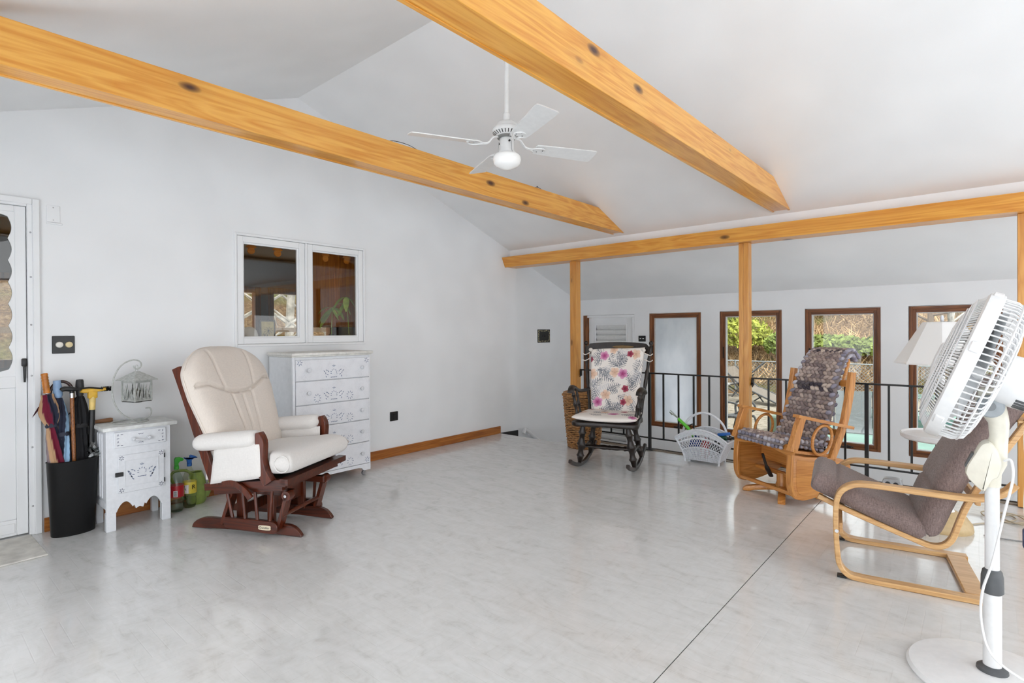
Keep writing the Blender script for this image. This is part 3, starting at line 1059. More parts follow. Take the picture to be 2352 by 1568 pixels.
mk('door', B().box(-5.49, -5.0, 3.005, 3.02, 1.335, 2.29, 0.003), wood('amber_door_wood', (200, 118, 40), (160, 84, 24), 'z', 0.35), c, False)
c = thing('kitchen_cabinet', 'dark brown cabinets deep in the kitchen', 'cabinet', (0, 0, 0))
mk('cabinet_body', B().box(-7.95, -7.3, 4.85, 6.9, 0.0, 1.0, 0.01), plain('dark_brown_lacquer', (52, 38, 30), 0.4), c, False)
mk('upper_body', B().box(-7.95, -7.6, 4.85, 6.9, 1.42, 2.3, 0.01), plain('dark_brown_lacquer_upper', (52, 38, 30), 0.4), c, False)
kl = thing('added_kitchen_lamp', 'unseen ceiling lamp added to brighten the kitchen behind the double window', 'lamp', (-5.1, 1.45, 2.36))  # added lamp, kept out of view, brightens the sill and cabinet
mk('lamp_plate', B().lathe([(0.07, -0.015), (0.07, 0.0)], 20), m_white, kl)
kg = M('lit_lamp_glass', (255, 244, 224), 0.4)
kg.b.inputs['Emission Color'].default_value = srgb(255, 238, 210)
kg.b.inputs['Emission Strength'].default_value = 9.0
mk('lamp_globe', B().ball((0, 0, -0.095), (0.10, 0.10, 0.08), 20, 12), kg.m, kl)
# things on the kitchen sill
SX, SZ = XA - 0.23, 1.168
t = thing('picture_frame', 'small framed palm tree picture on the kitchen sill', 'picture', (SX, 2.20, SZ + 0.002), 0)
mk('frame', yring(-0.068, 0.068, 0, 0.205, 0.013, -0.008, 0.008, 0.002), plain('dark_frame_wood', (58, 50, 36), 0.5), t, False)
mk('print', B().box(-0.003, 0.003, -0.056, 0.056, 0.012, 0.194), plain('yellowed_print', (206, 190, 132), 0.7, var=0.1), t, False)
b = B()
b.tube(cat([(0.0038, -0.02, 0.015), (0.0038, -0.005, 0.06), (0.0038, 0.008, 0.11)], 4), 0.003, 4)
for a in range(9):
    an = a * 2 * pi / 9
    b.tube(cat([(0.0038, 0.008, 0.11), (0.0038, 0.008 + 0.025 * cos(an), 0.118 + 0.022 * sin(an)), (0.0038, 0.008 + 0.042 * cos(an), 0.108 + 0.030 * sin(an))], 3), 0.0018, 3)
    b.tube(cat([(0.0038, -0.026, 0.07), (0.0038, -0.026 + 0.014 * cos(an), 0.076 + 0.012 * sin(an)), (0.0038, -0.026 + 0.024 * cos(an), 0.07 + 0.016 * sin(an))], 3), 0.0014, 3)
mk('palm_drawing', b, plain('ink_green', (52, 56, 40), 0.8), t)
t = thing('table_lamp', 'small lamp with a domed white shade on the kitchen sill', 'lamp', (SX - 0.05, 2.06, SZ + 0.002))
mk('lamp_base', B().lathe([(0.03, 0), (0.03, 0.01), (0.012, 0.02), (0.02, 0.045), (0.01, 0.07)], 14), m_white, t)
mk('lamp_shade', B().lathe([(0.072, 0.05), (0.074, 0.075), (0.064, 0.110), (0.040, 0.138), (0.005, 0.148)], 20), plain('warm_white_shade', (246, 244, 240), 0.5, var=0.01), t)
t = mk('banana', B().tube(cat([(0, -0.06, 0.02), (0.005, -0.03, 0.055), (0.01, 0.01, 0.06), (0.01, 0.05, 0.03)], 4), [0.006, 0.012, 0.015, 0.016, 0.017, 0.017, 0.017, 0.016, 0.015, 0.014, 0.012, 0.009, 0.005], 8), plain('banana_yellow', (218, 178, 60), 0.5))
t.location = (SX, 2.325, SZ + 0.002)
tag(t, 'yellow banana on the kitchen sill by the picture', 'fruit')
m_jar = glass('jar_glass', (226, 232, 228), 0.02, 1.5, 1.0)
m_gleaf = plain('plant_leaf_green', (166, 188, 66), 0.45, var=0.25, scale=12)


def leaf(b, p, d, l, w, droop):
    d = Vector(d).normalized()
    side = d.cross(Vector((0, 0, 1))).normalized()
    rows_ = []
    for i in range(8):
        f = i / 7
        c_ = Vector(p) + d * l * f + Vector((0, 0, -droop * f * f * l))
        ww = w * (sin(pi * min(1, f * 0.93 + 0.05)) ** 0.8)
        rows_.append([c_ - side * ww + Vector((0, 0, 0.15 * ww)), c_, c_ + side * ww + Vector((0, 0, 0.15 * ww))])
    b.loft(rows_, False, False)


def jar_plant(y, top, leaves, label, stem_lean):
    t = thing('jar_plant', label, 'plant', (SX + 0.05, y, SZ + 0.002), 0)
    mk('jar', B().lathe([(0.026, 0), (0.032, 0.01), (0.032, 0.055), (0.024, 0.068), (0.026, 0.078), (0.024, 0.078), (0.022, 0.066), (0.029, 0.054), (0.029, 0.012), (0.0, 0.010)], 18), m_jar, t)
    mk('stem', B().tube(cat([(0, 0, 0.015), (0, stem_lean * 0.4, top * 0.5), (0, stem_lean, top)], 5), 0.0035, 6), m_gleaf, t)
    for (dx, dy, dz), l, w, dr, h in leaves:
        bb = B()
        leaf(bb, (0, stem_lean * h, top * h), (dx, dy, dz), l, w, dr)
        mk('leaf', bb, m_gleaf, t)
    return t


jar_plant(2.79, 0.33, [((0.1, -1, 0.2), 0.16, 0.022, 0.6, 1.0), ((0.1, -0.8, -0.9), 0.21, 0.042, 0.2, 1.0), ((0.2, 0.9, 0.9), 0.17, 0.022, 0.5, 1.0), ((-0.2, 1, 0.1), 0.15, 0.03, 0.9, 1.0),
                         ((0.5, 0.3, -1), 0.12, 0.034, 0.1, 1.0), ((0.4, 0.5, -0.2), 0.07, 0.03, 0.8, 0.85), ((0.1, -0.9, -0.4), 0.17, 0.02, 0.5, 0.98)], 'avocado seedling with drooping leaves in a glass jar', 0.012)
jar_plant(2.985, 0.44, [((0.2, 1, -0.3), 0.09, 0.02, 0.8, 1.0), ((0.1, -1, 0.0), 0.16, 0.026, 0.9, 1.0), ((0.6, -0.4, -0.4), 0.14, 0.03, 0.6, 1.0), ((0.1, 0.5, -1), 0.08, 0.018, 0.2, 0.8), ((0.1, -0.8, -0.8), 0.16, 0.034, 0.3, 0.9)],
          'taller seedling in a jar beside the cabinet', -0.03)
# ------------------------------------------------------------------ small fittings on the white wall
def setcol(o, fn, name='print'):
    """colour attribute from a function of the vertex position"""
    me = o.data
    at = me.color_attributes.new(name, 'FLOAT_COLOR', 'POINT')
    for i, v in enumerate(me.vertices):
        at.data[i].color = fn(v.co, i)
    return o


RX = Matrix.Rotation(radians(90), 4, 'Y')          # turns a lathe axis from z to x
t = thing('dimmer_switch', 'black plate with two round dimmer knobs beside the storm door', 'switch', (XA, 0.7565, 1.192))
mk('plate', B().box(0.0, 0.007, -0.058, 0.058, -0.057, 0.057, 0.003), m_blackp, t)
for y, c, nm in ((-0.022, (226, 222, 214), 'white'), (0.027, (222, 204, 160), 'cream')):
    mk('knob', B().lathe([(0.020, 0.007), (0.020, 0.011), (0.018, 0.022), (0.013, 0.025), (0.0, 0.026)], 20, Matrix.Translation((0, y, 0.0)) @ RX), plain(nm + '_knob', c, 0.4, var=0.02), t, label=nm + ' round dimmer knob')
t = thing('blank_cover', 'white painted blank cover plate above the storm door handle', 'cover plate', (XA, 0.711, 2.035))
mk('plate', B().box(0.0, 0.006, -0.034, 0.034, -0.054, 0.054, 0.002), m_wall, t)
for z in (-0.04, 0.04):
    mk('screw', B().lathe([(0.0035, 0.006), (0.003, 0.008)], 8, Matrix.Translation((0, 0, z)) @ RX), m_metal, t)
mk('ledge', B().box(0.0, 0.012, -0.034, 0.046, -0.068, -0.058, 0.002), m_wall, t)
t = thing('wall_outlet', 'small black electrical outlet low on the white wall', 'outlet', (XA, 3.38, 0.407))
mk('plate', B().box(0.0, 0.008, -0.050, 0.050, -0.047, 0.047, 0.004), m_blackp, t)
for z in (-0.02, 0.02):
    mk('socket', B().box(0.008, 0.012, -0.016, 0.016, z - 0.014, z + 0.014, 0.003), m_blackp, t)
t = thing('switch_plate', 'ornate black and gold switch plate beside the stairs', 'switch', (XA - 0.02, 5.92, 1.20))
mk('plate', B().box(0.0, 0.008, -0.139, 0.139, -0.09, 0.09, 0.003), plain('black_ornament', (26, 27, 26), 0.4), t)
b = B()
rr = random.Random(5)
for i in range(46):
    s_ = i / 46 * 4
    k, f = int(s_), s_ - int(s_)
    y, z = [(-0.118 + 0.236 * f, 0.072), (0.118, 0.072 - 0.144 * f), (0.118 - 0.236 * f, -0.072), (-0.118, -0.072 + 0.144 * f)][k]
    b.ball((0.009, y + rr.uniform(-.006, .006), z + rr.uniform(-.005, .005)), (0.003, rr.uniform(.004, .010), rr.uniform(.004, .009)), 7, 4)
mk('gilt_scrollwork', b, plain('pale_gold', (196, 188, 150), 0.4, var=0.2), t)
for y in (-0.03, 0.03):
    mk('toggle', B().box(0.008, 0.022, y - 0.006, y + 0.006, -0.014, 0.014, 0.002), plain('dark_toggle', (60, 60, 58), 0.4), t)
t = thing('twin_switch', 'small black switch plate with two white toggles by the frosted window', 'switch', (-3.48, YB, 1.158), -90)
mk('plate', B().box(0.0, 0.008, -0.054, 0.054, -0.04, 0.04, 0.003), m_blackp, t)
for y in (-0.02, 0.02):
    mk('toggle', B().box(0.008, 0.016, y - 0.012, y + 0.012, -0.007, 0.007, 0.003), m_white, t)
t = thing('handrail', 'white rounded handrail end beside the stairs', 'handrail', (XA + 0.06, 5.38, -0.02))
mk('rail', B().tube(cat([(0, 0, -0.03), (0, 0.02, 0.0), (0, 0.06, 0.005), (0, 0.35, -0.20), (0, 0.8, -0.5)], 5), 0.024, 10), m_trim, t)
mk('bracket', B().box(-0.06, 0.0, 0.10, 0.13, -0.07, -0.04, 0.004), m_trim, t)
# dots and scuffs of the wall are left to the paint; pale mat at the door
o = mk('door_mat', B().prism([(-4.50, 0.585), (-4.02, 0.597), (-3.98, -0.30), (-4.49, -0.33)], 0.0005, 0.009, 'z', 0.002), plain('off_white_mat', (214, 211, 203), 0.95, var=0.10, scale=14, bump=0.6))
tag(o, 'thin off-white mat on the floor in front of the storm door', 'mat')

# ------------------------------------------------------------------ painted white furniture
m_pw = plain('brushed_white_paint', (228, 230, 234), 0.55, var=0.025, scale=40)


def crackle():
    q = M('crackled_white_paint', (224, 226, 231), 0.6, 0.4)
    v = q.n('ShaderNodeTexVoronoi', Vector=q.co((1, 1, 1.4)), Scale=120.0, _feature='DISTANCE_TO_EDGE')
    f = q.ramp(v.outputs['Distance'], [(0.0, W0), (0.16, W1)])
    nz = q.noise(q.co(), 14, 3)
    k = q.math('MULTIPLY', q.math('SUBTRACT', 1.0, f), q.ramp(nz, [(0.4, srgb(60, 60, 60)), (0.65, srgb(190, 190, 190))]))
    q.color(q.mix(k, srgb(228, 229, 233), srgb(188, 190, 196)))
    q.bump(f, 0.15, 0.001)
    return q.m


m_crack = crackle()
m_blue = plain('slate_blue_paint_dabs', (132, 142, 164), 0.7)
m_navy = plain('dark_blue_paint_dabs', (74, 82, 104), 0.7)
m_chrome = plain('bright_chrome', (220, 220, 222), 0.12, metal=1.0, var=0.01)
m_crystal = plain('clear_knob', (214, 216, 220), 0.1, var=0.02)


def dab(b, x, y, z, l, w, a):
    """one flat brush dab on a face that looks along +x"""
    ca, sa = cos(a), sin(a)
    b.bm.faces.new([b.bm.verts.new((x, y + ca * p - sa * q, z + sa * p + ca * q)) for p, q in ((-l, 0), (-l * 0.4, w), (l * 0.6, w * 0.7), (l, 0), (l * 0.6, -w * 0.7), (-l * 0.4, -w))])


def sprig(b, x, y, z, s):
    """loose spray: a bud on top, a small wreath and leaves to both sides"""
    q = random.Random(int(z * 1000))
    for a in (90, 35, 145):
        dab(b, x, y + 0.008 * s * cos(radians(a)), z + 0.052 * s + 0.008 * s * sin(radians(a)), 0.007 * s, 0.0026 * s, radians(a))
    for k in range(7):
        a = radians(-20 + 36.7 * k)
        dab(b, x, y + 0.022 * s * cos(a), z + 0.014 * s + 0.020 * s * sin(a), 0.006 * s, 0.0026 * s, a + q.uniform(-.6, .6))
    for k in range(4):
        dab(b, x, y + (-0.018 + 0.012 * k) * s, z - 0.018 * s, 0.007 * s, 0.003 * s, q.uniform(-.3, .3))
    for sg in (-1, 1):
        for dy, dz, a in ((0.040, 0.022, 50), (0.052, 0.030, 20), (0.060, 0.010, 75), (0.046, 0.0, 10), (0.070, 0.024, 40), (0.056, -0.012, 60)):
            dab(b, x, y + sg * dy * s, z + dz * s, 0.008 * s, 0.003 * s, radians(a if sg > 0 else 180 - a) + q.uniform(-.2, .2))


def corner_dabs(b, x, y, z, s=1.0):
    for k in range(6):
        a = k * pi / 3 + 0.3
        dab(b, x, y + 0.010 * s * cos(a), z + 0.010 * s * sin(a), 0.006 * s, 0.0022 * s, a)


# --- nightstand
ns = thing('nightstand', 'small white painted nightstand with a drawer, cabinet door and scalloped apron', 'nightstand', (-4.33, 1.085, 0))
arc = []
for k in range(13):
    a = k / 12
    arc.append((0.125 - 0.105 * a, 0.118 + 0.058 * sin(pi * min(1, a * 1.12)) ** 0.8 if a < 0.9 else 0.118 + 0.030 * (1 - a) * 10))
pl = [(-0.18, 0.115), (-0.18, 0.640), (0.18, 0.640), (0.18, 0.115), (0.128, 0.115)] + arc + [(0.0, 0.128)] + [(-y, z) for y, z in reversed(arc)] + [(-0.128, 0.115)]
mk('front_frame', B().prism(pl, 0.124, 0.148, 'x', 0.0015), m_pw, ns, False)
for sy in (-1, 1):
    b = B().box(0.100, 0.150, sy * 0.1805 if sy < 0 else 0.1285, -0.1285 if sy < 0 else 0.1805, 0.0, 0.116, 0.003)
    mk('leg', b, m_pw, ns, False)
    b = B().box(-0.145, -0.105, -0.18 if sy < 0 else 0.14, -0.14 if sy < 0 else 0.18, 0.0, 0.640, 0.003)
    mk('leg', b, m_pw, ns, False)
    y0, y1 = (-0.176, -0.166) if sy < 0 else (0.166, 0.176)
    mk('side_panel', B().box(-0.105, 0.124, y0, y1, 0.145, 0.640, 0.001), m_pw, ns, False)
    for k in range(3):
        x = -0.085 + 0.055 * k
        mk('side_batten', B().box(x, x + 0.028, y0 - 0.006 if sy < 0 else y0, y1 if sy < 0 else y1 + 0.006, 0.20, 0.615, 0.003), m_pw, ns, False)
    mk('side_rail', B().box(-0.105, 0.124, y0 - 0.005 if sy < 0 else y0, y1 if sy < 0 else y1 + 0.005, 0.14, 0.185, 0.002), m_pw, ns, False)
mk('back_panel', B().box(-0.14, -0.13, -0.14, 0.14, 0.14, 0.64), m_pw, ns, False)
mk('table_top', B().box(-0.165, 0.172, -0.200, 0.218, 0.641, 0.666, 0.005, 2), plain('worn_white_top', (222, 223, 221), 0.6, var=0.09, scale=22), ns)
dr = mk('drawer', B().box(0.148, 0.160, -0.138, 0.152, 0.529, 0.629, 0.003), m_pw, ns, False)
b = B()
for y in (-0.036, 0.050):
    b.lathe([(0.013, 0.0), (0.014, 0.006), (0.007, 0.012), (0.012, 0.02), (0.010, 0.027), (0.0, 0.029)], 12, Matrix.Translation((0.160, y, 0.576)) @ RX)
b.tube(cat([(0.180, -0.036, 0.576), (0.186, -0.01, 0.570), (0.186, 0.024, 0.570), (0.180, 0.050, 0.576)], 4), 0.0055, 8)
mk('handle', b, m_crystal, dr, label='white bail handle with crystal knobs')
b = B()
for sy, y in ((1, -0.124), (-1, 0.138)):
    for k in range(4):
        dab(b, 0.1606, y + sy * 0.006, 0.545 + 0.022 * k, 0.008, 0.0022, radians(80 if k % 2 else 10))
    for k in range(2):
        dab(b, 0.1606, y + sy * 0.026, 0.543 + 0.07 * k, 0.008, 0.002, 0)
for y in (0.007,):
    for k in (-1, 0, 1):
        dab(b, 0.1606, y + 0.010 * k, 0.605, 0.006, 0.0018, 0.6 * k)
        dab(b, 0.1606, y + 0.010 * k, 0.550, 0.006, 0.0018, -0.6 * k)
mk('painted_leaves', b, m_navy, dr, False, kind='stuff', label='tiny painted leaf sprigs')
do = mk('door', B().box(0.148, 0.158, -0.118, 0.140, 0.235, 0.478, 0.002), m_pw, ns, False)
mk('door_panel', yring(-0.085, 0.108, 0.272, 0.442, 0.006, 0.158, 0.1605, 0.001), m_pw, do, False)
b = B()
sprig(b, 0.1590, 0.012, 0.345, 1.05)
for sg in (-1, 1):
    for k in range(4):
        dab(b, 0.1590, 0.012 + sg * (0.05 + 0.008 * k), 0.318 + 0.016 * k, 0.009, 0.004, radians(90 - sg * 40))
mk('painted_flowers', b, m_blue, do, False, kind='stuff', label='pale blue painted flower spray')
b = B()
for y in (-0.100, 0.122):
    for z in (0.252, 0.460):
        corner_dabs(b, 0.1592, y, z)
mk('painted_corners', b, m_navy, do, False, kind='stuff', label='small dark blue corner stars')
mk('latch', B().box(0.158, 0.168, -0.135, -0.092, 0.345, 0.372, 0.002), m_black, do)
for z in (0.275, 0.44):
    mk('hinge', B().box(0.150, 0.162, 0.139, 0.144, z - 0.014, z + 0.014, 0.001), m_black, do)

# --- dresser
ds = thing('dresser', 'white crackle painted dresser with five drawers under the kitchen window', 'dresser', (-4.28, 2.443, 0))
mk('cabinet_body', B().box(-0.200, 0.185, -0.356, 0.358, 0.11, 1.066, 0.003), plain('matt_white_paint', (226, 228, 231), 0.6, var=0.02), ds, False)
mk('stile', B().box(0.185, 0.197, -0.356, -0.334, 0.11, 1.066, 0.002), m_pw, ds, False)
mk('stile', B().box(0.185, 0.197, 0.346, 0.358, 0.11, 1.066, 0.002), m_pw, ds, False)
mk('table_top', B().box(-0.205, 0.222, -0.374, 0.376, 1.078, 1.100, 0.006, 2).box(-0.2, 0.208, -0.364, 0.366, 1.066, 1.078, 0.002), plain('cream_white_top', (224, 222, 216), 0.55, var=0.06), ds)
pl = [(-0.356, 0.052), (-0.356, 0.110), (0.358, 0.110), (0.358, 0.052), (0.300, 0.052), (0.285, 0.058), (0.272, 0.075), (0.24, 0.082), (-0.238, 0.082), (-0.27, 0.075), (-0.283, 0.058), (-0.298, 0.052)]
mk('apron', B().prism(pl, 0.175, 0.197, 'x', 0.001), m_pw, ds, False)
for y0 in (-0.356, 0.348):
    mk('side_apron', B().box(-0.2, 0.175, y0, y0 + 0.01, 0.055, 0.11), m_pw, ds, False)
for x in (-0.15, 0.15):
    for y in (-0.32, 0.32):
        c_ = mk('caster', B().cyl((x - 0.009, y, 0.021), (x + 0.009, y, 0.021), 0.021, n=12).cyl((x, y, 0.03), (x, y, 0.06), 0.006, n=8), m_metal, ds)
zs_ = [0.112, 0.304, 0.497, 0.680, 0.872, 1.046]
for k in range(5):
    z0, z1 = zs_[k] + 0.003, zs_[k + 1] - 0.003
    dr = mk('drawer', B().box(0.186, 0.204, -0.332, 0.344, z0, z1, 0.003), m_crack, ds, False)
    zc = (z0 + z1) / 2
    for y in (-0.231, 0.262):
        mk('knob', B().lathe([(0.009, 0), (0.007, 0.008), (0.015, 0.016), (0.017, 0.022), (0.013, 0.028), (0.005, 0.030), (0.004, 0.032)], 16, Matrix.Translation((0.204, y, zc)) @ RX), m_crystal, dr, label='white glass knob')
    b = B()
    sprig(b, 0.2046, 0.0, zc - 0.045, 1.25)
    if k < 4:
        for y in (-0.15, 0.15):
            for q in range(9):
                a = q * 0.7
                dab(b, 0.2046, y + 0.026 * cos(a), zc - 0.048 + 0.030 * sin(a), 0.009, 0.003, a)
    if k in (0, 4):
        for y in (-0.30, 0.318):
            corner_dabs(b, 0.2046, y, zc + (0.06 if k == 4 else -0.06), 1.6)
    mk('painted_flowers', b, m_blue, dr, False, kind='stuff', label='faint grey blue painted flower sprays')

# small white bin between the dresser and the cushioned glider
t = thing('waste_bin', 'small white bin half hidden between dresser and cushioned glider', 'bin', (-4.24, 1.965, 0))
mk('bin_body', B().lathe([(0.07, 0.0), (0.085, 0.52), (0.088, 0.525), (0.082, 0.52), (0.067, 0.01), (0, 0.01)], 24), m_white, t)
mk('bag_liner', B().lathe([(0.089, 0.47), (0.092, 0.53), (0.084, 0.54), (0.080, 0.50)], 24), plain('grey_bag', (206, 208, 210), 0.4), t)

# ------------------------------------------------------------------ lantern on its crook stand
m_greyp = plain('distressed_grey_metal', (186, 188, 184), 0.6, var=0.12, scale=60)
LZ = 0.6665
st = thing('lantern_stand', 'pale grey wire crook stand on the nightstand', 'stand', (-4.32, 1.10, LZ))
mk('base_ring', B().tube([(0.085 * cos(2 * pi * k / 28), -0.025 + 0.100 * sin(2 * pi * k / 28), 0.0045) for k in range(28)], 0.0042, 6, True), m_greyp, st)
mk('crook', B().tube(cat([(0, 0.06, 0.085), (0, 0.088, 0.080), (0, 0.092, 0.045), (0, 0.06, 0.012), (0, 0.0, 0.010), (0, -0.065, 0.050), (0, -0.110, 0.120), (0, -0.128, 0.215), (0, -0.116, 0.310), (0, -0.075, 0.385),
                               (0, -0.015, 0.417), (0, 0.025, 0.408), (0, 0.037, 0.380), (0, 0.020, 0.356), (0, 0.0, 0.360), (0, -0.008, 0.378)], 6), 0.0048, 7), m_greyp, st)
ln = thing('hanging_lantern', 'grey metal lantern with cut out reeds hanging from the crook', 'lantern', (-4.318, 1.110, 0.803), 22)
mk('roof', B().loft([[(-0.085, -0.085, 0.143), (0.085, -0.085, 0.143), (0.085, 0.085, 0.143), (-0.085, 0.085, 0.143)],
                       [(-0.085, -0.085, 0.148), (0.085, -0.085, 0.148), (0.085, 0.085, 0.148), (-0.085, 0.085, 0.148)],
                       [(-0.012, -0.012, 0.203), (0.012, -0.012, 0.203), (0.012, 0.012, 0.203), (-0.012, 0.012, 0.203)]]), m_greyp, ln, False)
b = B()
for k in (-1, 1):
    b.tube(cat([(0, 0.006 * k, 0.20), (0, 0.008 * k, 0.215), (0, 0.008 * k, 0.24), (0, 0.0, 0.247)], 3), 0.0018, 5)
mk('hanger', b, m_greyp, ln)
b = B()
for x in (-1, 1):
    for y in (-1, 1):
        b.box(x * 0.058 - 0.004, x * 0.058 + 0.004, y * 0.058 - 0.004, y * 0.058 + 0.004, 0.004, 0.144)
for z in (0.006, 0.136):
    for s_ in (-1, 1):
        b.box(-0.06, 0.06, s_ * 0.058 - 0.003, s_ * 0.058 + 0.003, z, z + 0.008).box(s_ * 0.058 - 0.003, s_ * 0.058 + 0.003, -0.06, 0.06, z, z + 0.008)
mk('frame', b, m_greyp, ln, False)
mk('bottom_plate', B().box(-0.06, 0.06, -0.06, 0.06, 0.0, 0.005).lathe([(0.03, -0.006), (0.03, 0.0)], 16), plain('dark_underside', (70, 70, 66), 0.6), ln, False)
for q in range(4):
    Mq = Matrix.Rotation(q * pi / 2, 4, 'Z')
    b = B()
    for k in range(11):
        y = -0.05 + 0.01 * k
        h = 0.055 + 0.065 * abs(sin(k * 1.9 + q))
        lean = 0.018 * sin(k * 2.3)
        b.loft([[Mq @ Vector(p) for p in ((0.058, y - 0.008, 0.010), (0.058, y + 0.008, 0.010))], [Mq @ Vector(p) for p in ((0.058, y + lean * 0.5 - 0.006, h * 0.6), (0.058, y + lean * 0.5 + 0.006, h * 0.6))],
                [Mq @ Vector(p) for p in ((0.058, y + lean - 0.0008, h), (0.058, y + lean + 0.0008, h))]], False, False)
    b.loft([[Mq @ Vector(p) for p in ((0.058, -0.056, 0.138), (0.058, 0.056, 0.138))], [Mq @ Vector(p) for p in ((0.058, -0.056, 0.128), (0.058, 0.056, 0.128))]], False, False)
    mk('reed_cutout', b, m_greyp, ln, False)
mk('candle', B().lathe([(0.02, 0.006), (0.02, 0.075), (0.002, 0.082)], 14), plain('dark_candle', (92, 84, 68), 0.6), ln)
# wooden stick lying on the nightstand
o = mk('wooden_stick', B().tube([(0, -0.11, 0.009), (0, 0.05, 0.016), (0, 0.062, 0.016)], [0.007, 0.0155, 0.012], 10), wood('brown_stick_wood', (150, 104, 66), (112, 72, 42), 'y', 0.5))
o.location = (-4.43, 0.935, 0.6665)
o.rotation_euler = (0, 0, radians(-8))
tag(o, 'short tapered brown wooden stick lying on the nightstand', 'stick')

# ------------------------------------------------------------------ black bin with umbrellas
bn = thing('umbrella_bin', 'tall oval black bin holding umbrellas and canes', 'bin', (-4.362, 0.772, 0))
MS = Matrix.Diagonal((0.64, 1.0, 1.0, 1.0))
mk('bin_body', B().lathe([(0.110, 0.0), (0.112, 0.004), (0.131, 0.460), (0.134, 0.466), (0.129, 0.468), (0.125, 0.460), (0.106, 0.012), (0.0, 0.010)], 48, MS), plain('satin_black_plastic', (13, 13, 14), 0.42, 0.3), bn)


def shaft(p, q):
    p, q = Vector(p), Vector(q)
    z = (q - p).normalized()
    x = z.cross(Vector((0, 1, 0)))
    x = x.normalized() if x.length > 1e-6 else Vector((1, 0, 0))
    y = z.cross(x)
    R = Matrix((x, y, z)).transposed().to_4x4()
    return Matrix.Translation(p) @ R, (q - p).length


m_steel = plain('polished_ferrule', (206, 206, 208), 0.2, metal=0.9, var=0.02)


def umbrella(label, foot, head, prof, cols, twist, handle, hm, band=None, flaps=(), curl=0.16):
    """closed umbrella: local z runs from its tip in the bin to the end of its handle"""
    u = thing('umbrella', label, 'umbrella', (0, 0, 0), 0, 'umbrellas in the black bin')
    Mx, Ln = shaft(foot, head)
    n, m = 48, 40
    b = B()
    secs = []
    zc = [p[1] for p in prof]
    for i in range(m + 1):
        z = zc[0] + (zc[-1] - zc[0]) * i / m
        for (r0, z0), (r1, z1) in zip(prof, prof[1:]):
            if z0 <= z <= z1:
                r = r0 + (r1 - r0) * (z - z0) / (z1 - z0)
        secs.append([(r * (1 + curl * cos(8 * (2 * pi * k / n + twist * i / m))) * cos(2 * pi * k / n), r * (1 + curl * cos(8 * (2 * pi * k / n + twist * i / m))) * sin(2 * pi * k / n), z) for k in range(n)])
    b.loft(secs, True, True)
    o = mk('canopy', b, vcol('umbrella_cloth', 0.75), u)
    C = [srgb(*c) for c in cols]

    def colour(co, i):
        row, k = divmod(i, n)
        a = (k / n + twist * row / m / (2 * pi)) % 1.0
        return C[int(a * len(C)) % len(C)]
    setcol(o, colour)
    o.matrix_local = Mx
    for (a, z, l, w, d, c) in flaps:
        r = [r0 + (r1 - r0) * (z - z0) / (z1 - z0) for (r0, z0), (r1, z1) in zip(prof, prof[1:]) if z0 <= z <= z1][0]
        e, s_ = Vector((cos(a), sin(a), 0)), Vector((-sin(a), cos(a), 0))
        fb = B()
        p0, p1, p2 = e * r + Vector((0, 0, z)) - s_ * w, e * r + Vector((0, 0, z)) + s_ * w, e * (r + l) + Vector((0, 0, z - d))
        for off in (0.0, 0.002):
            vs_ = [fb.bm.verts.new(p + e.cross(s_) * off + e * off) for p in (p0, p1, p2)]
            fb.bm.faces.new(vs_)
        mk('cloth_flap', fb, plain('flap_cloth', c, 0.75), u, False).matrix_local = Mx
    if band:
        z, c = band
        r = [r0 + (r1 - r0) * (z - z0) / (z1 - z0) for (r0, z0), (r1, z1) in zip(prof, prof[1:]) if z0 <= z <= z1][0]
        mk('strap', B().lathe([(r * 1.12, z - 0.012), (r * 1.22, z), (r * 1.12, z + 0.014)], 24), plain('strap_cloth', c, 0.7), u).matrix_local = Mx
    mk('ferrule', B().lathe([(0.007, Ln - 0.145), (0.010, Ln - 0.13), (0.013, Ln - 0.112)], 14), m_steel, u).matrix_local = Mx
    mk('handle', B().lathe([(r, Ln + z) for r, z in handle], 18), hm, u).matrix_local = Mx
    return u


m_amber = plain('amber_bamboo_handle', (186, 112, 34), 0.3, var=0.25, scale=18)
bam = []
for k in range(7):
    z = -0.112 + 0.018 * k
    bam += [(0.0165, z), (0.019, z + 0.006), (0.0175, z + 0.012)]
NV, BG, MR, GR = (38, 42, 58), (186, 150, 116), (108, 28, 50), (146, 130, 134)
umbrella('umbrella of tan, maroon and navy panels with an amber bamboo handle', (-4.335, 0.735, 0.03), (-4.410, 0.645, 1.004),
         [(0.006, 0.02), (0.030, 0.20), (0.042, 0.42), (0.034, 0.60), (0.026, 0.66), (0.046, 0.72), (0.050, 0.76), (0.034, 0.82), (0.022, 0.86)],
         [MR, BG, NV, GR, BG, MR, NV, BG], 1.8, bam + [(0.016, 0.012), (0.0, 0.014)], m_amber, (0.665, NV),
         [(-1.3, 0.76, 0.05, 0.03, 0.05, NV), (1.2, 0.79, 0.045, 0.035, 0.06, MR), (0.5, 0.78, 0.02, 0.03, 0.07, GR), (-0.3, 0.77, 0.012, 0.028, 0.09, BG)], 0.16)
umbrella('navy umbrella with light blue stripe and pale blue grip', (-4.345, 0.755, 0.03), (-4.420, 0.706, 0.967),
         [(0.006, 0.02), (0.028, 0.20), (0.037, 0.45), (0.034, 0.60), (0.038, 0.70), (0.028, 0.78), (0.018, 0.83)],
         [NV, NV, (150, 184, 214), NV, NV, NV, NV, NV], -2.6, [(0.014, -0.112), (0.023, -0.095), (0.024, -0.05), (0.020, -0.016), (0.019, 0.0), (0.0, 0.001)], plain('pale_blue_grip', (134, 162, 196), 0.5), (0.60, NV), [(0.9, 0.66, 0.03, 0.02, 0.06, NV)])
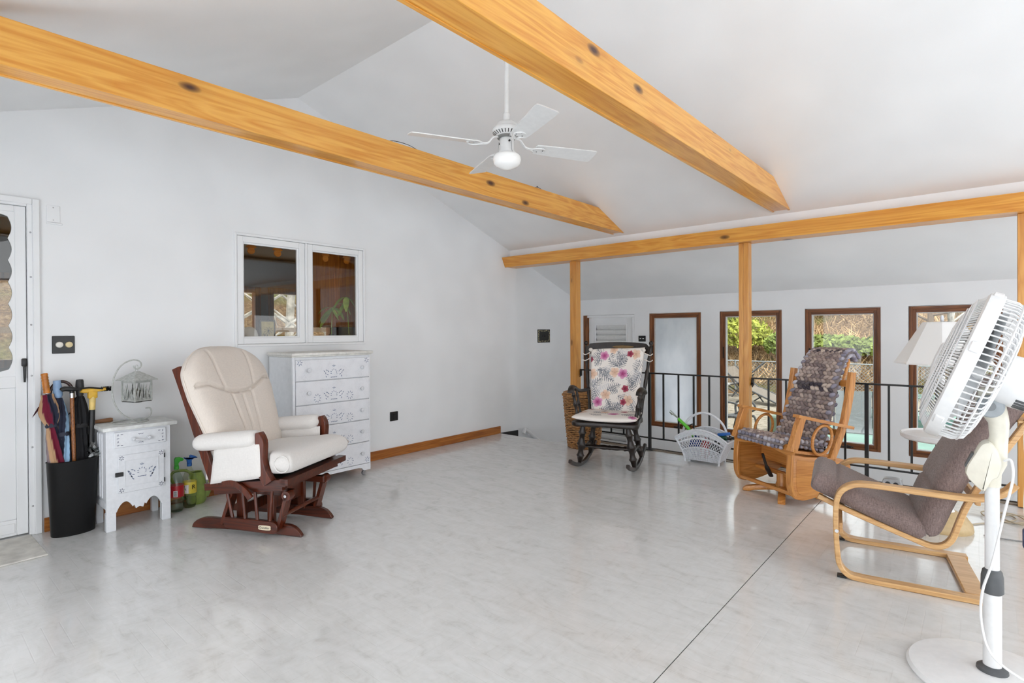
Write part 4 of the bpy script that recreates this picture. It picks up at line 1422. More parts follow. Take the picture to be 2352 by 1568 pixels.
umbrella('plain black umbrella with a thick black grip', (-4.355, 0.812, 0.03), (-4.425, 0.822, 0.965),
         [(0.006, 0.02), (0.028, 0.20), (0.040, 0.45), (0.034, 0.62), (0.042, 0.70), (0.032, 0.78), (0.018, 0.83)],
         [(22, 22, 24), (30, 30, 32)], 1.2, [(0.014, -0.112), (0.019, -0.10), (0.023, -0.05), (0.021, -0.012), (0.018, 0.0), (0.0, 0.002)], plain('black_rubber_grip', (38, 39, 41), 0.5), (0.64, (26, 26, 28)), [(1.3, 0.74, 0.05, 0.03, 0.06, (24, 24, 26))])
u = thing('hooked_umbrella', 'umbrella with a curved dark brown crook handle behind the blue one', 'umbrella', (0, 0, 0), 0, 'umbrellas in the black bin')
mk('handle', B().tube(cat([(-4.43, 0.672, 0.885), (-4.435, 0.690, 0.935), (-4.435, 0.735, 0.958), (-4.43, 0.775, 0.930), (-4.425, 0.788, 0.86), (-4.405, 0.785, 0.70)], 6), 0.0095, 10), plain('dark_brown_lacquer_handle', (52, 26, 22), 0.2), u)
mk('canopy', B().tube([(-4.405, 0.785, 0.72), (-4.40, 0.782, 0.6), (-4.385, 0.775, 0.3), (-4.375, 0.77, 0.03)], [0.012, 0.022, 0.024, 0.006], 12), plain('charcoal_cloth', (34, 32, 34), 0.8), u)
c = thing('walking_cane', 'speckled brown walking cane with a black derby handle', 'cane', (0, 0, 0))
pt, pb = Vector((-4.372, 0.772, 0.885)), Vector((-4.335, 0.782, 0.03))
mk('cane_shaft', B().cyl(pb, pt, 0.010, 0.0115, 12), wood('speckled_cane_wood', (158, 98, 48), (94, 52, 24), 'z', 0.35, 4.0, stretch=0.6), c)
mk('collar', B().cyl(pt + (pb - pt).normalized() * 0.03, pt, 0.0125, n=12), m_steel, c)
mk('cane_handle', B().tube(cat([(-4.372, 0.718, 0.905), (-4.372, 0.735, 0.915), (-4.372, 0.772, 0.910), (-4.372, 0.80, 0.907), (-4.372, 0.812, 0.906)], 5), [0.010, 0.012, 0.014, 0.015, 0.0155, 0.016, 0.016, 0.016, 0.017, 0.017, 0.017, 0.016, 0.014, 0.012, 0.011, 0.010, 0.009, 0.009, 0.009, 0.009, 0.008], 10), m_blackp, c)
mk('cane_neck', B().cyl(pt, (-4.372, 0.772, 0.912), 0.012, n=10), m_blackp, c)
q = thing('snow_brush', 'yellow and black snow brush with a long black handle in the bin', 'brush', (0, 0, 0))
pt, pb = Vector((-4.395, 0.882, 0.83)), Vector((-4.350, 0.850, 0.03))
m_yel = plain('construction_yellow', (214, 168, 48), 0.45)
mk('handle', B().tube([pb, pb + (pt - pb) * 0.62, pb + (pt - pb) * 0.63, pt - (pt - pb) * 0.07], [0.020, 0.020, 0.017, 0.0165], 14), m_blackp, q)
mk('grip_sleeve', B().cyl(pt - (pt - pb) * 0.08, pt + Vector((0, 0, 0.02)), 0.017, 0.019, 14), plain('pale_yellow_sleeve', (226, 196, 118), 0.45), q)
mk('pivot_block', B().box(pt.x - 0.018, pt.x + 0.018, pt.y - 0.025, pt.y + 0.025, pt.z + 0.01, pt.z + 0.055, 0.006, 2), m_yel, q)
mk('brush_bar', B().prism([(0.815, 0.885), (0.83, 0.905), (0.955, 0.905), (0.955, 0.887), (0.90, 0.880), (0.84, 0.878)], pt.x - 0.014, pt.x + 0.014, 'x', 0.004), m_yel, q)
mk('squeegee_blade', B().tube(cat([(pt.x + 0.012, 0.815, 0.909), (pt.x + 0.012, 0.86, 0.912), (pt.x + 0.014, 0.90, 0.906), (pt.x + 0.014, 0.935, 0.900)], 4), 0.006, 6), m_blackp, q)
b = B()
for i in range(260):
    y, a = rnd.uniform(0.925, 0.985), rnd.uniform(0, 2 * pi)
    p = Vector((pt.x, y, 0.896))
    d = Vector((cos(a) * 0.016, rnd.uniform(-0.004, 0.010), sin(a) * 0.016))
    b.tube([p, p + d], [0.0022, 0.0012], 3)
mk('bristles', b, m_blackp, q, kind='stuff')
b = B()
rr = random.Random(11)


def crumple(u_, v_):
    a = 1.2 * u_
    r = 0.05 + 0.018 * v_
    j = lambda k: 0.012 * sin(7 * u_ + 5 * v_ * k + k) + 0.008 * sin(13 * u_ * k - 9 * v_)
    return ((-4.375 + 0.05 * sin(a * 0.8) + j(1), 0.845 + 0.055 * u_ + j(2), 0.475 + 0.055 * (v_ + 0.4) * (1 - 0.5 * u_ * u_) + j(3)), (1, 0, 0), 0.001, 0.001)


b.sheet(crumple, 22, 14)
o = mk('plastic_bag', b, glass('clear_plastic_film', (236, 238, 238), 0.08, 1.5, 2.2))
tag(o, 'crumpled clear plastic bag sticking out of the black bin', 'bag')

# ------------------------------------------------------------------ spray bottles and watering can
def pet(name, label, loc, tint, lab_col, lab_name, head_col, bird):
    t = thing(name, label, 'spray bottle', loc, 0, 'spray bottles on the floor')
    prof = [(0.018, 0.004), (0.036, 0.0), (0.042, 0.014), (0.045, 0.04), (0.043, 0.07), (0.045, 0.10), (0.0445, 0.195), (0.042, 0.22), (0.030, 0.255), (0.016, 0.285), (0.0135, 0.295), (0.0135, 0.31)]
    mk('bottle', B().lathe(prof, 28), glass(name + '_plastic', tint, 0.03, 1.5, 1.0), t)
    mk('water', B().lathe([(r * 0.94, z + 0.002) for r, z in prof[1:5]], 24), glass(name + '_water', tuple(int(c * 0.92) for c in tint), 0.0, 1.33, 0.6), t)
    lb = mk('label_band', B().lathe([(0.0457, 0.105), (0.0457, 0.185), (0.0452, 0.187)], 32), plain(lab_name, lab_col, 0.35, var=0.04), t)
    mk('cap', B().lathe([(0.0165, 0.297), (0.0165, 0.318), (0.013, 0.322), (0.0, 0.323)], 18), plain(name + '_cap', head_col, 0.4, var=0.03), t)
    mk('sprayer', B().prism(bird, -0.011, 0.011, 'x', 0.005, 2), plain(name + '_sprayer', head_col, 0.4, var=0.03), t)
    return t, lb


bird1 = [(-0.013, 0.322), (0.012, 0.322), (0.012, 0.338), (0.022, 0.350), (0.040, 0.352), (0.046, 0.362), (0.036, 0.372), (0.018, 0.382), (-0.006, 0.382), (-0.014, 0.370)]
bird2 = [(-0.015, 0.322), (0.014, 0.322), (0.014, 0.338), (0.030, 0.350), (0.050, 0.348), (0.052, 0.354), (0.034, 0.366), (0.010, 0.378), (-0.002, 0.372), (0.002, 0.362), (-0.010, 0.352), (-0.032, 0.366), (-0.038, 0.360), (-0.018, 0.342)]
t, lb = pet('spray_bottle', 'clear green bottle with red label and green spray head', (-4.315, 1.343, 0), (242, 250, 245), (178, 26, 36), 'red_label', (70, 176, 62), bird1)
b = B()
for k in range(9):
    b.box(0.0462, 0.0466, -0.006 + 0.0004, 0.012, 0.116 + 0.004 * k, 0.118 + 0.004 * k)
w_ = mk('barcode_patch', B().box(0.0452, 0.0462, -0.010, 0.016, 0.111, 0.155), m_white, lb, False)
w_.rotation_euler = (0, 0, radians(-30))
o = mk('barcode_lines', b, m_blackp, lb, False)
o.rotation_euler = (0, 0, radians(-30))
t, lb = pet('spray_bottle', 'clear bottle with yellow label and blue spray head', (-4.350, 1.438, 0), (248, 249, 240), (222, 200, 70), 'yellow_label', (40, 98, 176), bird2)
t.name = 'spray_bottle'


def lettering(s, size, mat, parent, M_, depth=0.0004, name='lettering'):
    cu = bpy.data.curves.new(name, 'FONT')
    cu.body = s
    cu.size = size
    cu.align_x, cu.align_y = 'CENTER', 'CENTER'
    cu.extrude = depth
    ob = bpy.data.objects.new(name, cu)
    me = bpy.data.meshes.new_from_object(ob)
    bpy.data.objects.remove(ob)
    me.materials.append(mat)
    o = bpy.data.objects.new(name, me)
    COL.objects.link(o)
    o.parent = parent
    o.matrix_local = M_
    return o


for ch, a, zc, c in (('A', -62, 0.145, m_blackp), ('R', 14, 0.150, m_blackp)):
    Mx = Matrix.Rotation(radians(a), 4, 'Z') @ Matrix.Translation((0.0462, 0, zc)) @ Matrix.Rotation(radians(90), 4, 'Z') @ Matrix.Rotation(radians(90), 4, 'X')
    lettering(ch, 0.045, c, lb, Mx)
w_ = mk('label_patch', B().box(0.0448, 0.0460, -0.013, 0.013, 0.108, 0.17), m_white, lb, False)
w_.rotation_euler = (0, 0, radians(-42))
wc = thing('watering_can', 'olive green watering can with a long curved spout by the baseboard', 'watering can', (-4.418, 1.505, 0))
m_olive = plain('olive_green_plastic', (138, 158, 78), 0.45, var=0.06)
mk('can_body', B().lathe([(0.055, 0.0), (0.068, 0.02), (0.070, 0.10), (0.060, 0.17), (0.045, 0.22), (0.040, 0.232), (0.036, 0.225), (0.055, 0.16), (0.064, 0.1), (0.0, 0.012)], 28), m_olive, wc)
mk('spout', B().tube(cat([(0.02, 0.05, 0.05), (0.03, 0.085, 0.12), (0.045, 0.105, 0.19), (0.06, 0.140, 0.250), (0.08, 0.185, 0.290)], 5), [0.030 - 0.0010 * i for i in range(21)], 12), m_olive, wc)
mk('handle', B().tube(cat([(0.0, -0.035, 0.225), (0.0, -0.075, 0.255), (0.0, -0.15, 0.255), (0.0, -0.16, 0.20), (0.0, -0.09, 0.06), (0, -0.065, 0.05)], 5), 0.010, 8), m_olive, wc)
# ------------------------------------------------------------------ cushioned glider by the dresser
def box_between(b, p, q, w, h, up=(0, 0, 1)):
    """bar of w x h section from p to q"""
    p, q = Vector(p), Vector(q)
    d = (q - p).normalized()
    s_ = d.cross(Vector(up))
    s_ = s_.normalized() if s_.length > 1e-6 else Vector((0, 1, 0))
    u_ = s_.cross(d)
    b.hexa([p - s_ * w / 2 - u_ * h / 2, p + s_ * w / 2 - u_ * h / 2, p + s_ * w / 2 + u_ * h / 2, p - s_ * w / 2 + u_ * h / 2,
            q - s_ * w / 2 - u_ * h / 2, q + s_ * w / 2 - u_ * h / 2, q + s_ * w / 2 + u_ * h / 2, q - s_ * w / 2 + u_ * h / 2])
    return b


def rim(x, p):
    return max(0.0, 1 - abs(x) ** p) ** 0.5


m_mah = wood('mahogany_stain', (86, 33, 13), (50, 18, 8), 'x', 0.3, 1.4, coat=0.15)
m_mahz = wood('mahogany_stain_upright', (98, 39, 15), (56, 21, 9), 'z', 0.3, 1.4, coat=0.15)
m_cream = fabric('cream_twill', (217, 207, 197), 0.03, 500)
m_pale = fabric('pale_cream_twill', (221, 217, 213), 0.03, 500)
g1 = thing('glider_chair', 'cream cushioned glider chair with a mahogany frame beside the dresser', 'chair', (-3.603, 1.64, 0), 27.6)
for sy in (-1, 1):
    y0, y1 = (-0.185, -0.155) if sy < 0 else (0.155, 0.185)
    pr_ = cat2([(-0.40, 0.004), (-0.385, 0.035), (-0.33, 0.066), (-0.24, 0.076), (0.0, 0.070), (0.2, 0.070), (0.30, 0.072), (0.36, 0.055), (0.40, 0.015), (0.40, 0.0)], 4)
    mk('runner', B().prism(pr_ + [(0.30, 0.004), (0.15, 0.010), (-0.15, 0.010), (-0.30, 0.004)], y0, y1, 'y', 0.003), m_mah, g1)
    y0, y1 = (-0.245, -0.215) if sy < 0 else (0.215, 0.245)
    sl = mk('glide_rail', B().prism(cat2([(-0.105, 0.060), (-0.10, 0.106), (-0.05, 0.110), (0.20, 0.106), (0.255, 0.10), (0.278, 0.07), (0.265, 0.035), (0.20, 0.030), (-0.05, 0.040)], 4, True), y0, y1, 'y', 0.003), m_mah, g1)
    ym_ = (y0 + y1) / 2
    for xt, xb, zt_ in ((-0.097, -0.050, 0.30), (0.019, 0.041, 0.31), (0.110, 0.130, 0.32), (0.237, 0.220, 0.33)):
        mk('spindle', B().cyl((xb, ym_, 0.104), (xt, ym_, zt_), 0.0105, n=10), m_mahz, g1)
    ly = sy * 0.196
    mk('swing_link', box_between(B(), (0.262, ly, 0.055), (0.330, ly, 0.275), 0.022, 0.058, (0, 1, 0)), m_mahz, g1, False)
    mk('swing_link', box_between(B(), (-0.14, ly, 0.055), (-0.06, ly, 0.275), 0.022, 0.058, (0, 1, 0)), m_mahz, g1, False)
    mk('link_knob', B().cyl((0.325, sy * 0.175, 0.262), (0.325, sy * 0.225, 0.262), 0.030, n=16), m_mahz, g1)
    mk('bolt', B().cyl((0.325, sy * 0.22, 0.262), (0.325, sy * 0.232, 0.262), 0.009, n=10), m_steel, g1)
    mk('base_post', B().box(-0.06, 0.0, sy * 0.17 - 0.014, sy * 0.17 + 0.014, 0.06, 0.29, 0.002), m_mahz, g1, False)
    mk('base_post', B().box(0.15, 0.20, sy * 0.155 - 0.012, sy * 0.155 + 0.012, 0.06, 0.29, 0.002), m_mahz, g1, False)
    mk('top_link_bar', B().box(-0.08, 0.345, sy * 0.165 - 0.014, sy * 0.165 + 0.014, 0.245, 0.290, 0.004), m_mah, g1, False)
mk('cross_panel', B().box(0.16, 0.18, -0.14, 0.14, 0.15, 0.245, 0.002), m_mahz, g1, False)
mk('cross_panel', B().box(0.10, 0.118, -0.15, 0.15, 0.25, 0.34, 0.002), m_mahz, g1, False)
mk('cross_panel', B().box(-0.05, -0.03, -0.155, 0.155, 0.10, 0.17, 0.002), m_mahz, g1, False)
mk('cross_dowel', B().cyl((0.287, -0.205, 0.135), (0.287, 0.205, 0.135), 0.013, n=12), m_mahz, g1)
mk('tension_strap', B().box(0.12, 0.155, -0.13, -0.10, 0.22, 0.30, 0.003), plain('red_strap', (196, 36, 30), 0.5), g1, label='small red tab')
# seat frame, falling towards the back
for sy in (-1, 1):
    mk('seat_rail', box_between(B(), (-0.17, sy * 0.300, 0.315), (0.395, sy * 0.300, 0.372), 0.050, 0.042), m_mah, g1, False)
    mk('under_rail', box_between(B(), (-0.12, sy * 0.285, 0.282), (0.36, sy * 0.285, 0.336), 0.040, 0.030), m_mah, g1, False)
b = B()
box_between(b, (0.385, -0.325, 0.377), (0.385, 0.325, 0.377), 0.055, 0.036)
mk('front_rail', b, m_mah, g1, False)
b = B()
box_between(b, (0.355, -0.28, 0.345), (0.355, 0.28, 0.345), 0.04, 0.034)
mk('front_rail', b, m_mah, g1, False)
b = B()
box_between(b, (-0.15, -0.3, 0.315), (-0.15, 0.3, 0.315), 0.04, 0.04)
mk('rear_rail', b, m_mah, g1, False)
mk('seat_base', B().hexa([(-0.15, -0.275, 0.31), (0.37, -0.275, 0.36), (0.37, 0.275, 0.36), (-0.15, 0.275, 0.31), (-0.15, -0.275, 0.325), (0.37, -0.275, 0.375), (0.37, 0.275, 0.375), (-0.15, 0.275, 0.325)]), m_blackp, g1, False)
lev = cat2([(-0.02, 0.352), (0.03, 0.362), (0.09, 0.345), (0.14, 0.312), (0.172, 0.275)], 4)
mk('recline_lever', B().bent(lev, -0.352, -0.332, [0.030] * 3 + [0.034] * 8 + [0.036] * 6, 0.003), m_mahz, g1)
mk('lever_pivot', B().cyl((0.0, -0.34, 0.352), (0.0, -0.30, 0.352), 0.012, n=10), m_mahz, g1)
for sy in (-1, 1):
    y0, y1 = (-0.330, -0.300) if sy < 0 else (0.300, 0.330)
    # shaped arm front and raked back post
    front = cat2([(0.292, 0.37), (0.262, 0.42), (0.236, 0.50), (0.238, 0.60), (0.222, 0.668)], 5)
    mk('arm_front', B().bent(front, y0 - 0.02 if sy < 0 else y0, y1 if sy < 0 else y1 + 0.02, [0.062] * 6 + [0.054] * 6 + [0.056] * 5 + [0.05, 0.042, 0.034, 0.022][:4], 0.003), m_mahz, g1)
    post = cat2([(-0.095, 0.33), (-0.155, 0.48), (-0.225, 0.66), (-0.30, 0.86), (-0.375, 1.045)], 4)
    mk('back_post', B().bent(post, y0, y1, 0.058, 0.004), m_mahz, g1)
    b = B()
    box_between(b, (-0.20, sy * 0.315, 0.548), (0.235, sy * 0.315, 0.592), 0.045, 0.026)
    mk('arm_rail', b, m_mah, g1, False)
    # rolled arm pad and its hanging side pocket
    secs = []
    for i in range(25):
        f = i / 24
        x = -0.235 + 0.455 * f
        e = rim(2 * f - 1, 10) * 0.9 + 0.1
        cz = 0.585 + 0.045 * f
        secs.append([(x, sy * 0.315 + 0.066 * e * cos(a), cz + (0.054 * e) * sin(a)) for a in [2 * pi * k / 20 for k in range(20)]])
    pd = mk('arm_pad', B().loft(secs), m_pale, g1, ang=80)

    def side(u_, v_, sy=sy):
        x = 0.085 + 0.168 * u_ + 0.015 * (1 - v_) * (-1 if u_ < 0 else 0.3)
        zt_, zb_ = 0.585 + 0.03 * u_, 0.372 + 0.030 * u_
        return ((x, sy * 0.340, zb_ + (zt_ - zb_) * (v_ + 1) / 2), (0, sy, 0), 0.020 * rim(u_, 8) * rim(v_, 8) + 0.001, 0.012)
    mk('arm_pocket', B().sheet(side, 18, 14), m_pale, g1, ang=80)

    def inner(u_, v_, sy=sy):
        x = 0.02 + 0.215 * u_
        return ((x, sy * 0.285, 0.43 + 0.105 * v_ + 0.02 * u_ + 0.045), (0, -sy, 0), 0.022 * rim(u_, 8) * rim(v_, 8), 0.01)
    mk('inner_arm_pad', B().sheet(inner, 14, 12), m_pale, g1, ang=80)


def seat_c(u_, v_):
    x = 0.115 + 0.325 * u_
    hump = 0.008 * (1 - u_ * u_)
    wide = 0.265 if u_ < 0.42 else 0.265 + 0.062 * min(1, (u_ - 0.42) / 0.12)
    return ((x, wide * v_, 0.448 + 0.095 * x + hump), (-0.09, 0, 1), 0.068 * rim(u_, 9) * rim(v_, 18), 0.070 * rim(u_, 12) * rim(v_, 18))


sc = mk('seat_cushion', B().sheet(seat_c, 48, 48), m_pale, g1, ang=80)
mk('piping', B().tube([(0.372 + 0.050 * cos(a), -0.3255, 0.484 + 0.050 * sin(a)) for a in [2 * pi * k / 24 for k in range(24)]], 0.004, 6, True), m_pale, sc)


def back_c(u_, v_):
    h = (v_ + 1) / 2
    top = 1.165 - 0.16 * abs(u_) ** 3.2
    z = 0.445 + (top - 0.445) * h
    hw = 0.288 + 0.072 * min(1, h * 1.4)
    x = -0.105 - 0.34 * (z - 0.45) - 0.06 * (z - 0.45) ** 2 + 0.015 * abs(u_) ** 2
    t_ = 0.088 * rim(u_, 6) * rim(v_, 8)
    # stitched seams
    zs_ = 0.842 + 0.058 * min(1.3, (u_ / 0.62) ** 2)
    if abs(u_) < 0.93:
        t_ -= 0.024 * math.exp(-((z - zs_) / 0.010) ** 2)
    if z > zs_:
        for q_ in (-0.42, 0.42):
            t_ -= 0.010 * math.exp(-((u_ - q_ * (0.88 + 0.16 * sin((z - zs_) * 7.0))) / 0.022) ** 2)
    else:
        for q_ in (-0.27, 0.0, 0.27):
            t_ -= 0.013 * math.exp(-((u_ - q_ * (1 + 0.7 * (z - zs_))) / 0.022) ** 2)
    return ((x, hw * u_, z), (0.93, 0, 0.36), max(t_, 0.002 if abs(u_) < 0.99 else 0), 0.06 * rim(u_, 8) * rim(v_, 10))


bc = mk('back_cushion', B().sheet(back_c, 84, 110), m_cream, g1, ang=85)
edge = []
for k in range(61):
    u_ = -1 + 2 * k / 60
    p, nr, *_ = back_c(u_ * 0.995, 0.995)
    edge.append(Vector(p) + Vector(nr) * 0.012)
left = [Vector(back_c(-0.998, -1 + 1.98 * k / 30)[0]) for k in range(30)]
right = [Vector(back_c(0.998, 0.98 - 1.98 * k / 30)[0]) for k in range(30)]
mk('piping', B().tube(left + edge[2:-2] + right, 0.006, 6), m_cream, bc)
nm = mk('name_tag', B().prism(cat2([(-0.042, 0.0), (-0.036, 0.013), (0.036, 0.013), (0.042, 0.0), (0.036, -0.013), (-0.036, -0.013)], 3, True), -0.002, 0.0, 'y'), plain('ivory_tag', (226, 214, 188), 0.4), g1, label='small ivory oval name tag with dark lettering')
nm.location = (0.192, -0.2455, 0.066)
lettering('Dutailier', 0.020, m_blackp, nm, Matrix.Translation((0, -0.0022, 0)) @ Matrix.Rotation(radians(90), 4, 'X'))

# ------------------------------------------------------------------ dark rocking chair with floral cushions
m_dark_wood = wood('dark_walnut_stain', (36, 23, 17), (18, 12, 9), 'z', 0.38, 1.5, coat=0.05)


def turned(b, p, q, r, beads=3, n=12):
    """turned spindle from p to q"""
    p, q = Vector(p), Vector(q)
    prof = []
    m_ = 30
    for i in range(m_ + 1):
        f = i / m_
        k = 0.72 + 0.28 * abs(sin(pi * f * beads)) ** 1.5
        k *= 0.75 + 0.35 * sin(pi * f)
        for c_ in (0.2, 0.5 if beads > 2 else 0.8, 0.8):
            k += 0.28 * math.exp(-((f - c_) / 0.022) ** 2)
        prof.append((p + (q - p) * f, r * k))
    b.tube([a for a, _ in prof], [c_ for _, c_ in prof], n)
    return b


rk = thing('rocking_chair', 'dark turned rocking chair with floral cushions by the railing', 'chair', (-2.616, 4.42, 0), -72)
for sy in (-1, 1):
    arcp = [(-0.46 + 0.90 * k / 24, 0.017 + ((-0.46 + 0.90 * k / 24) ** 2) / 1.9) for k in range(25)]
    mk('rocker', B().bent(arcp, sy * 0.252 - 0.016, sy * 0.252 + 0.016, 0.034, 0.006), m_dark_wood, rk)
    mk('leg', turned(B(), (0.135, sy * 0.252, 0.040), (0.185, sy * 0.205, 0.405), 0.031), m_dark_wood, rk)
    mk('leg', turned(B(), (-0.235, sy * 0.250, 0.055), (-0.175, sy * 0.19, 0.395), 0.028), m_dark_wood, rk)
    mk('side_stretcher', turned(B(), (0.15, sy * 0.238, 0.165), (-0.215, sy * 0.232, 0.175), 0.015, 2), m_dark_wood, rk)
    bp = cat([(-0.235, sy * 0.245, 0.44), (-0.265, sy * 0.268, 0.62), (-0.305, sy * 0.292, 0.82), (-0.350, sy * 0.312, 1.0), (-0.385, sy * 0.325, 1.125)], 8)
    rad = []
    for i in range(len(bp)):
        f = i / (len(bp) - 1)
        rad.append(0.0165 * (0.8 + 0.25 * sin(pi * f * 5) ** 2 + 0.35 * math.exp(-((f - 0.42) / 0.03) ** 2) + 0.35 * math.exp(-((f - 0.55) / 0.02) ** 2) - 0.25 * math.exp(-((f - 0.97) / 0.03) ** 2)))
    po = mk('back_post', B().tube(bp, rad, 12), m_dark_wood, rk)
    mk('finial', B().ball((-0.388, sy * 0.326, 1.142), 0.022, 12, 8), m_dark_wood, po)
    ap = cat([(-0.275, sy * 0.272, 0.690), (-0.18, sy * 0.292, 0.680), (-0.06, sy * 0.315, 0.690), (0.06, sy * 0.322, 0.725), (0.15, sy * 0.318, 0.742), (0.205, sy * 0.312, 0.722), (0.218, sy * 0.310, 0.695)], 5)
    mk('armrest', B().tube(ap, [0.020 + 0.012 * (i / (len(ap) - 1)) for i in range(len(ap))], 12, flat=0.75), m_dark_wood, rk)
    mk('arm_spindle', turned(B(), (0.14, sy * 0.262, 0.44), (0.155, sy * 0.312, 0.722), 0.017), m_dark_wood, rk)
    mk('arm_spindle', turned(B(), (0.02, sy * 0.268, 0.44), (0.02, sy * 0.312, 0.70), 0.014), m_dark_wood, rk)
mk('cross_stretcher', turned(B(), (0.0, -0.235, 0.172), (0.0, 0.235, 0.172), 0.022, 4), m_dark_wood, rk)
mk('front_stretcher', turned(B(), (0.150, -0.238, 0.20), (0.150, 0.238, 0.20), 0.012, 4), m_dark_wood, rk)
seatp = cat2([(-0.255, -0.23), (-0.25, 0.23), (-0.05, 0.275), (0.15, 0.300), (0.235, 0.295), (0.262, 0.22), (0.245, 0.0), (0.262, -0.22), (0.235, -0.295), (0.15, -0.300), (-0.05, -0.275)], 4, True)
mk('seat', B().prism(seatp, 0.398, 0.442, 'z', 0.012, 3), m_dark_wood, rk)
secs = []
for k in range(21):
    f = -1 + 2 * k / 20
    y = 0.31 * f
    x = -0.415 + 0.055 * f * f
    top = 1.152 - 0.018 * abs(f) ** 2 - (0.03 if abs(f) > 0.9 else 0)
    bot = 1.035
    secs.append([(x - 0.010, y, bot), (x + 0.010, y, bot), (x - 0.006, y, top), (x - 0.024, y, top)])
mk('crest_rail', B().loft(secs), m_dark_wood, rk)
for y in (-0.16, -0.08, 0.0, 0.08, 0.16):
    mk('back_spindle', turned(B(), (-0.235, y, 0.44), (-0.405, y * 1.15, 1.04), 0.011, 3, 8), m_dark_wood, rk)
mk('gold_stencil', B().ball((-0.396, 0.05, 1.105), (0.002, 0.11, 0.014), 12, 5), plain('faded_gold', (112, 84, 40), 0.5), rk)

CREAM = (231, 224, 217)


def frond(px, py, ang, L_, w_, col, bend=0.0, pitch=0.022, al=0.85):
    return ('leaf', px, py, ang, L_, w_, col, bend, pitch, al)


def bloom(px, py, r, col, core, ang=0.0):
    return ('flower', px, py, r, col, core, ang)


def print_colour(a, b_, feats):
    c_ = list(CREAM)
    for ft in feats:
        if ft[0] == 'leaf':
            _, px, py, ang, L_, w_, col, bend, pitch, al = ft
            dx, dy = a - px, b_ - py
            if dx * dx + dy * dy > (L_ * 1.3) ** 2:
                continue
            ca, sa = cos(ang), sin(ang)
            s_, t_ = dx * ca + dy * sa, -dx * sa + dy * ca
            if not 0 < s_ < L_:
                continue
            t_ -= bend * s_ * s_ / L_
            ww = w_ * sin(pi * min(1, (s_ / L_) * 0.9 + 0.08)) ** 0.7
            if abs(t_) > ww:
                continue
            if abs(t_) < 0.0022 or ((s_ - abs(t_) * 1.1) / pitch) % 1.0 < 0.46 * (1.15 - abs(t_) / ww * 0.7):
                c_ = [c_[k] * (1 - al) + col[k] * al for k in range(3)]
        else:
            _, px, py, r, col, core, ang = ft
            dx, dy = a - px, b_ - py
            d = hypot(dx, dy)
            if d > r * 1.05:
                continue
            th = atan2(dy, dx) + ang
            if d < r * (0.72 + 0.28 * abs(cos(2.5 * th))):
                f = d / r
                st_ = 0.5 + 0.5 * cos(22 * th)
                q_ = min(1, f * 1.25) * (0.72 + 0.28 * st_)
                e = 0.22 if abs(cos(2.5 * th)) < 0.16 else 0.0
                c_ = [(core[k] * (1 - q_) + col[k] * q_) * (1 - e) for k in range(3)]
    return srgb(*c_)


PK, PKC, RD, RDC, PE, PEC = (222, 172, 198), (158, 56, 108), (176, 88, 104), (120, 38, 58), (232, 206, 186), (206, 164, 138)
GY, LG, BGL = (108, 112, 120), (202, 200, 202), (220, 204, 194)


def feats_for(lst, W_, H_):
    """features given as fractions of the cushion, y counted from its top"""
    out = []
    for ft in lst:
        if ft[0] == 'leaf':
            out.append((ft[0], (ft[1] - 0.5) * W_, (0.5 - ft[2]) * H_) + ft[3:])
        else:
            out.append((ft[0], (ft[1] - 0.5) * W_, (0.5 - ft[2]) * H_) + ft[3:])
    return out


D = radians
bf = [frond(.30, .30, D(-60), .16, .06, LG), frond(.88, .34, D(-100), .15, .07, LG), frond(.10, .50, D(-80), .18, .07, LG), frond(.62, .86, D(70), .2, .07, BGL), frond(.70, .10, D(200), .14, .05, LG), frond(.40, .56, D(-150), .16, .06, LG),
      frond(.86, .52, D(60), .12, .05, LG), frond(.30, .95, D(20), .2, .05, LG), frond(.55, .02, D(-40), .12, .05, LG),
      frond(.24, .15, D(185), .12, .055, GY), frond(.25, .13, D(140), .10, .045, GY), frond(.22, .17, D(235), .10, .045, GY),
      frond(.50, .30, D(60), .15, .055, GY, -0.2), frond(.50, .30, D(20), .13, .05, GY, 0.3), frond(.50, .30, D(150), .11, .045, GY, -.3),
      frond(.17, .34, D(-50), .20, .055, GY, 0.25), frond(.18, .345, D(-25), .16, .045, GY, 0.2),
      frond(.94, .38, D(-110), .17, .06, GY, -.2), frond(.36, .66, D(35), .14, .045, GY, -0.2), frond(.36, .66, D(-5), .11, .04, GY),
      frond(.18, .82, D(160), .13, .05, GY), frond(.17, .84, D(215), .13, .05, GY), frond(.19, .80, D(110), .12, .05, GY),
      frond(.46, .985, D(60), .12, .055, GY, -.2), frond(.46, .985, D(110), .11, .045, GY), frond(.46, .985, D(20), .13, .05, GY, .2), frond(.46, .985, D(165), .12, .04, GY),
      frond(.80, .66, D(80), .12, .05, GY, .2), frond(.86, .95, D(120), .14, .05, GY, -.2), frond(.60, .20, D(120), .10, .04, GY), frond(.93, .20, D(250), .12, .05, GY), frond(.10, .62, D(60), .12, .05, GY, -.2), frond(.56, .74, D(-30), .12, .045, GY, .2),
      frond(.36, .78, D(-60), .08, .03, GY), frond(.76, .52, D(110), .10, .03, GY), frond(.40, .09, D(-70), .06, .03, GY),
      bloom(.43, .045, .042, PE, PEC), bloom(.85, .11, .050, PE, PEC, .5), bloom(.48, .39, .052, PE, PEC, .3), bloom(.07, .42, .055, PE, PEC), bloom(.34, .73, .050, PE, PEC, .8), bloom(.75, .80, .052, PE, PEC, .2),
      bloom(.27, .14, .048, PK, PKC), bloom(.63, .41, .052, PK, PKC, .4), bloom(.21, .84, .050, PK, PKC, .7),
      bloom(.745, .105, .034, RD, RDC), bloom(.69, .63, .036, RD, RDC, .5), bloom(.665, .83, .032, RD, RDC), bloom(.02, .20, .03, RD, RDC)]
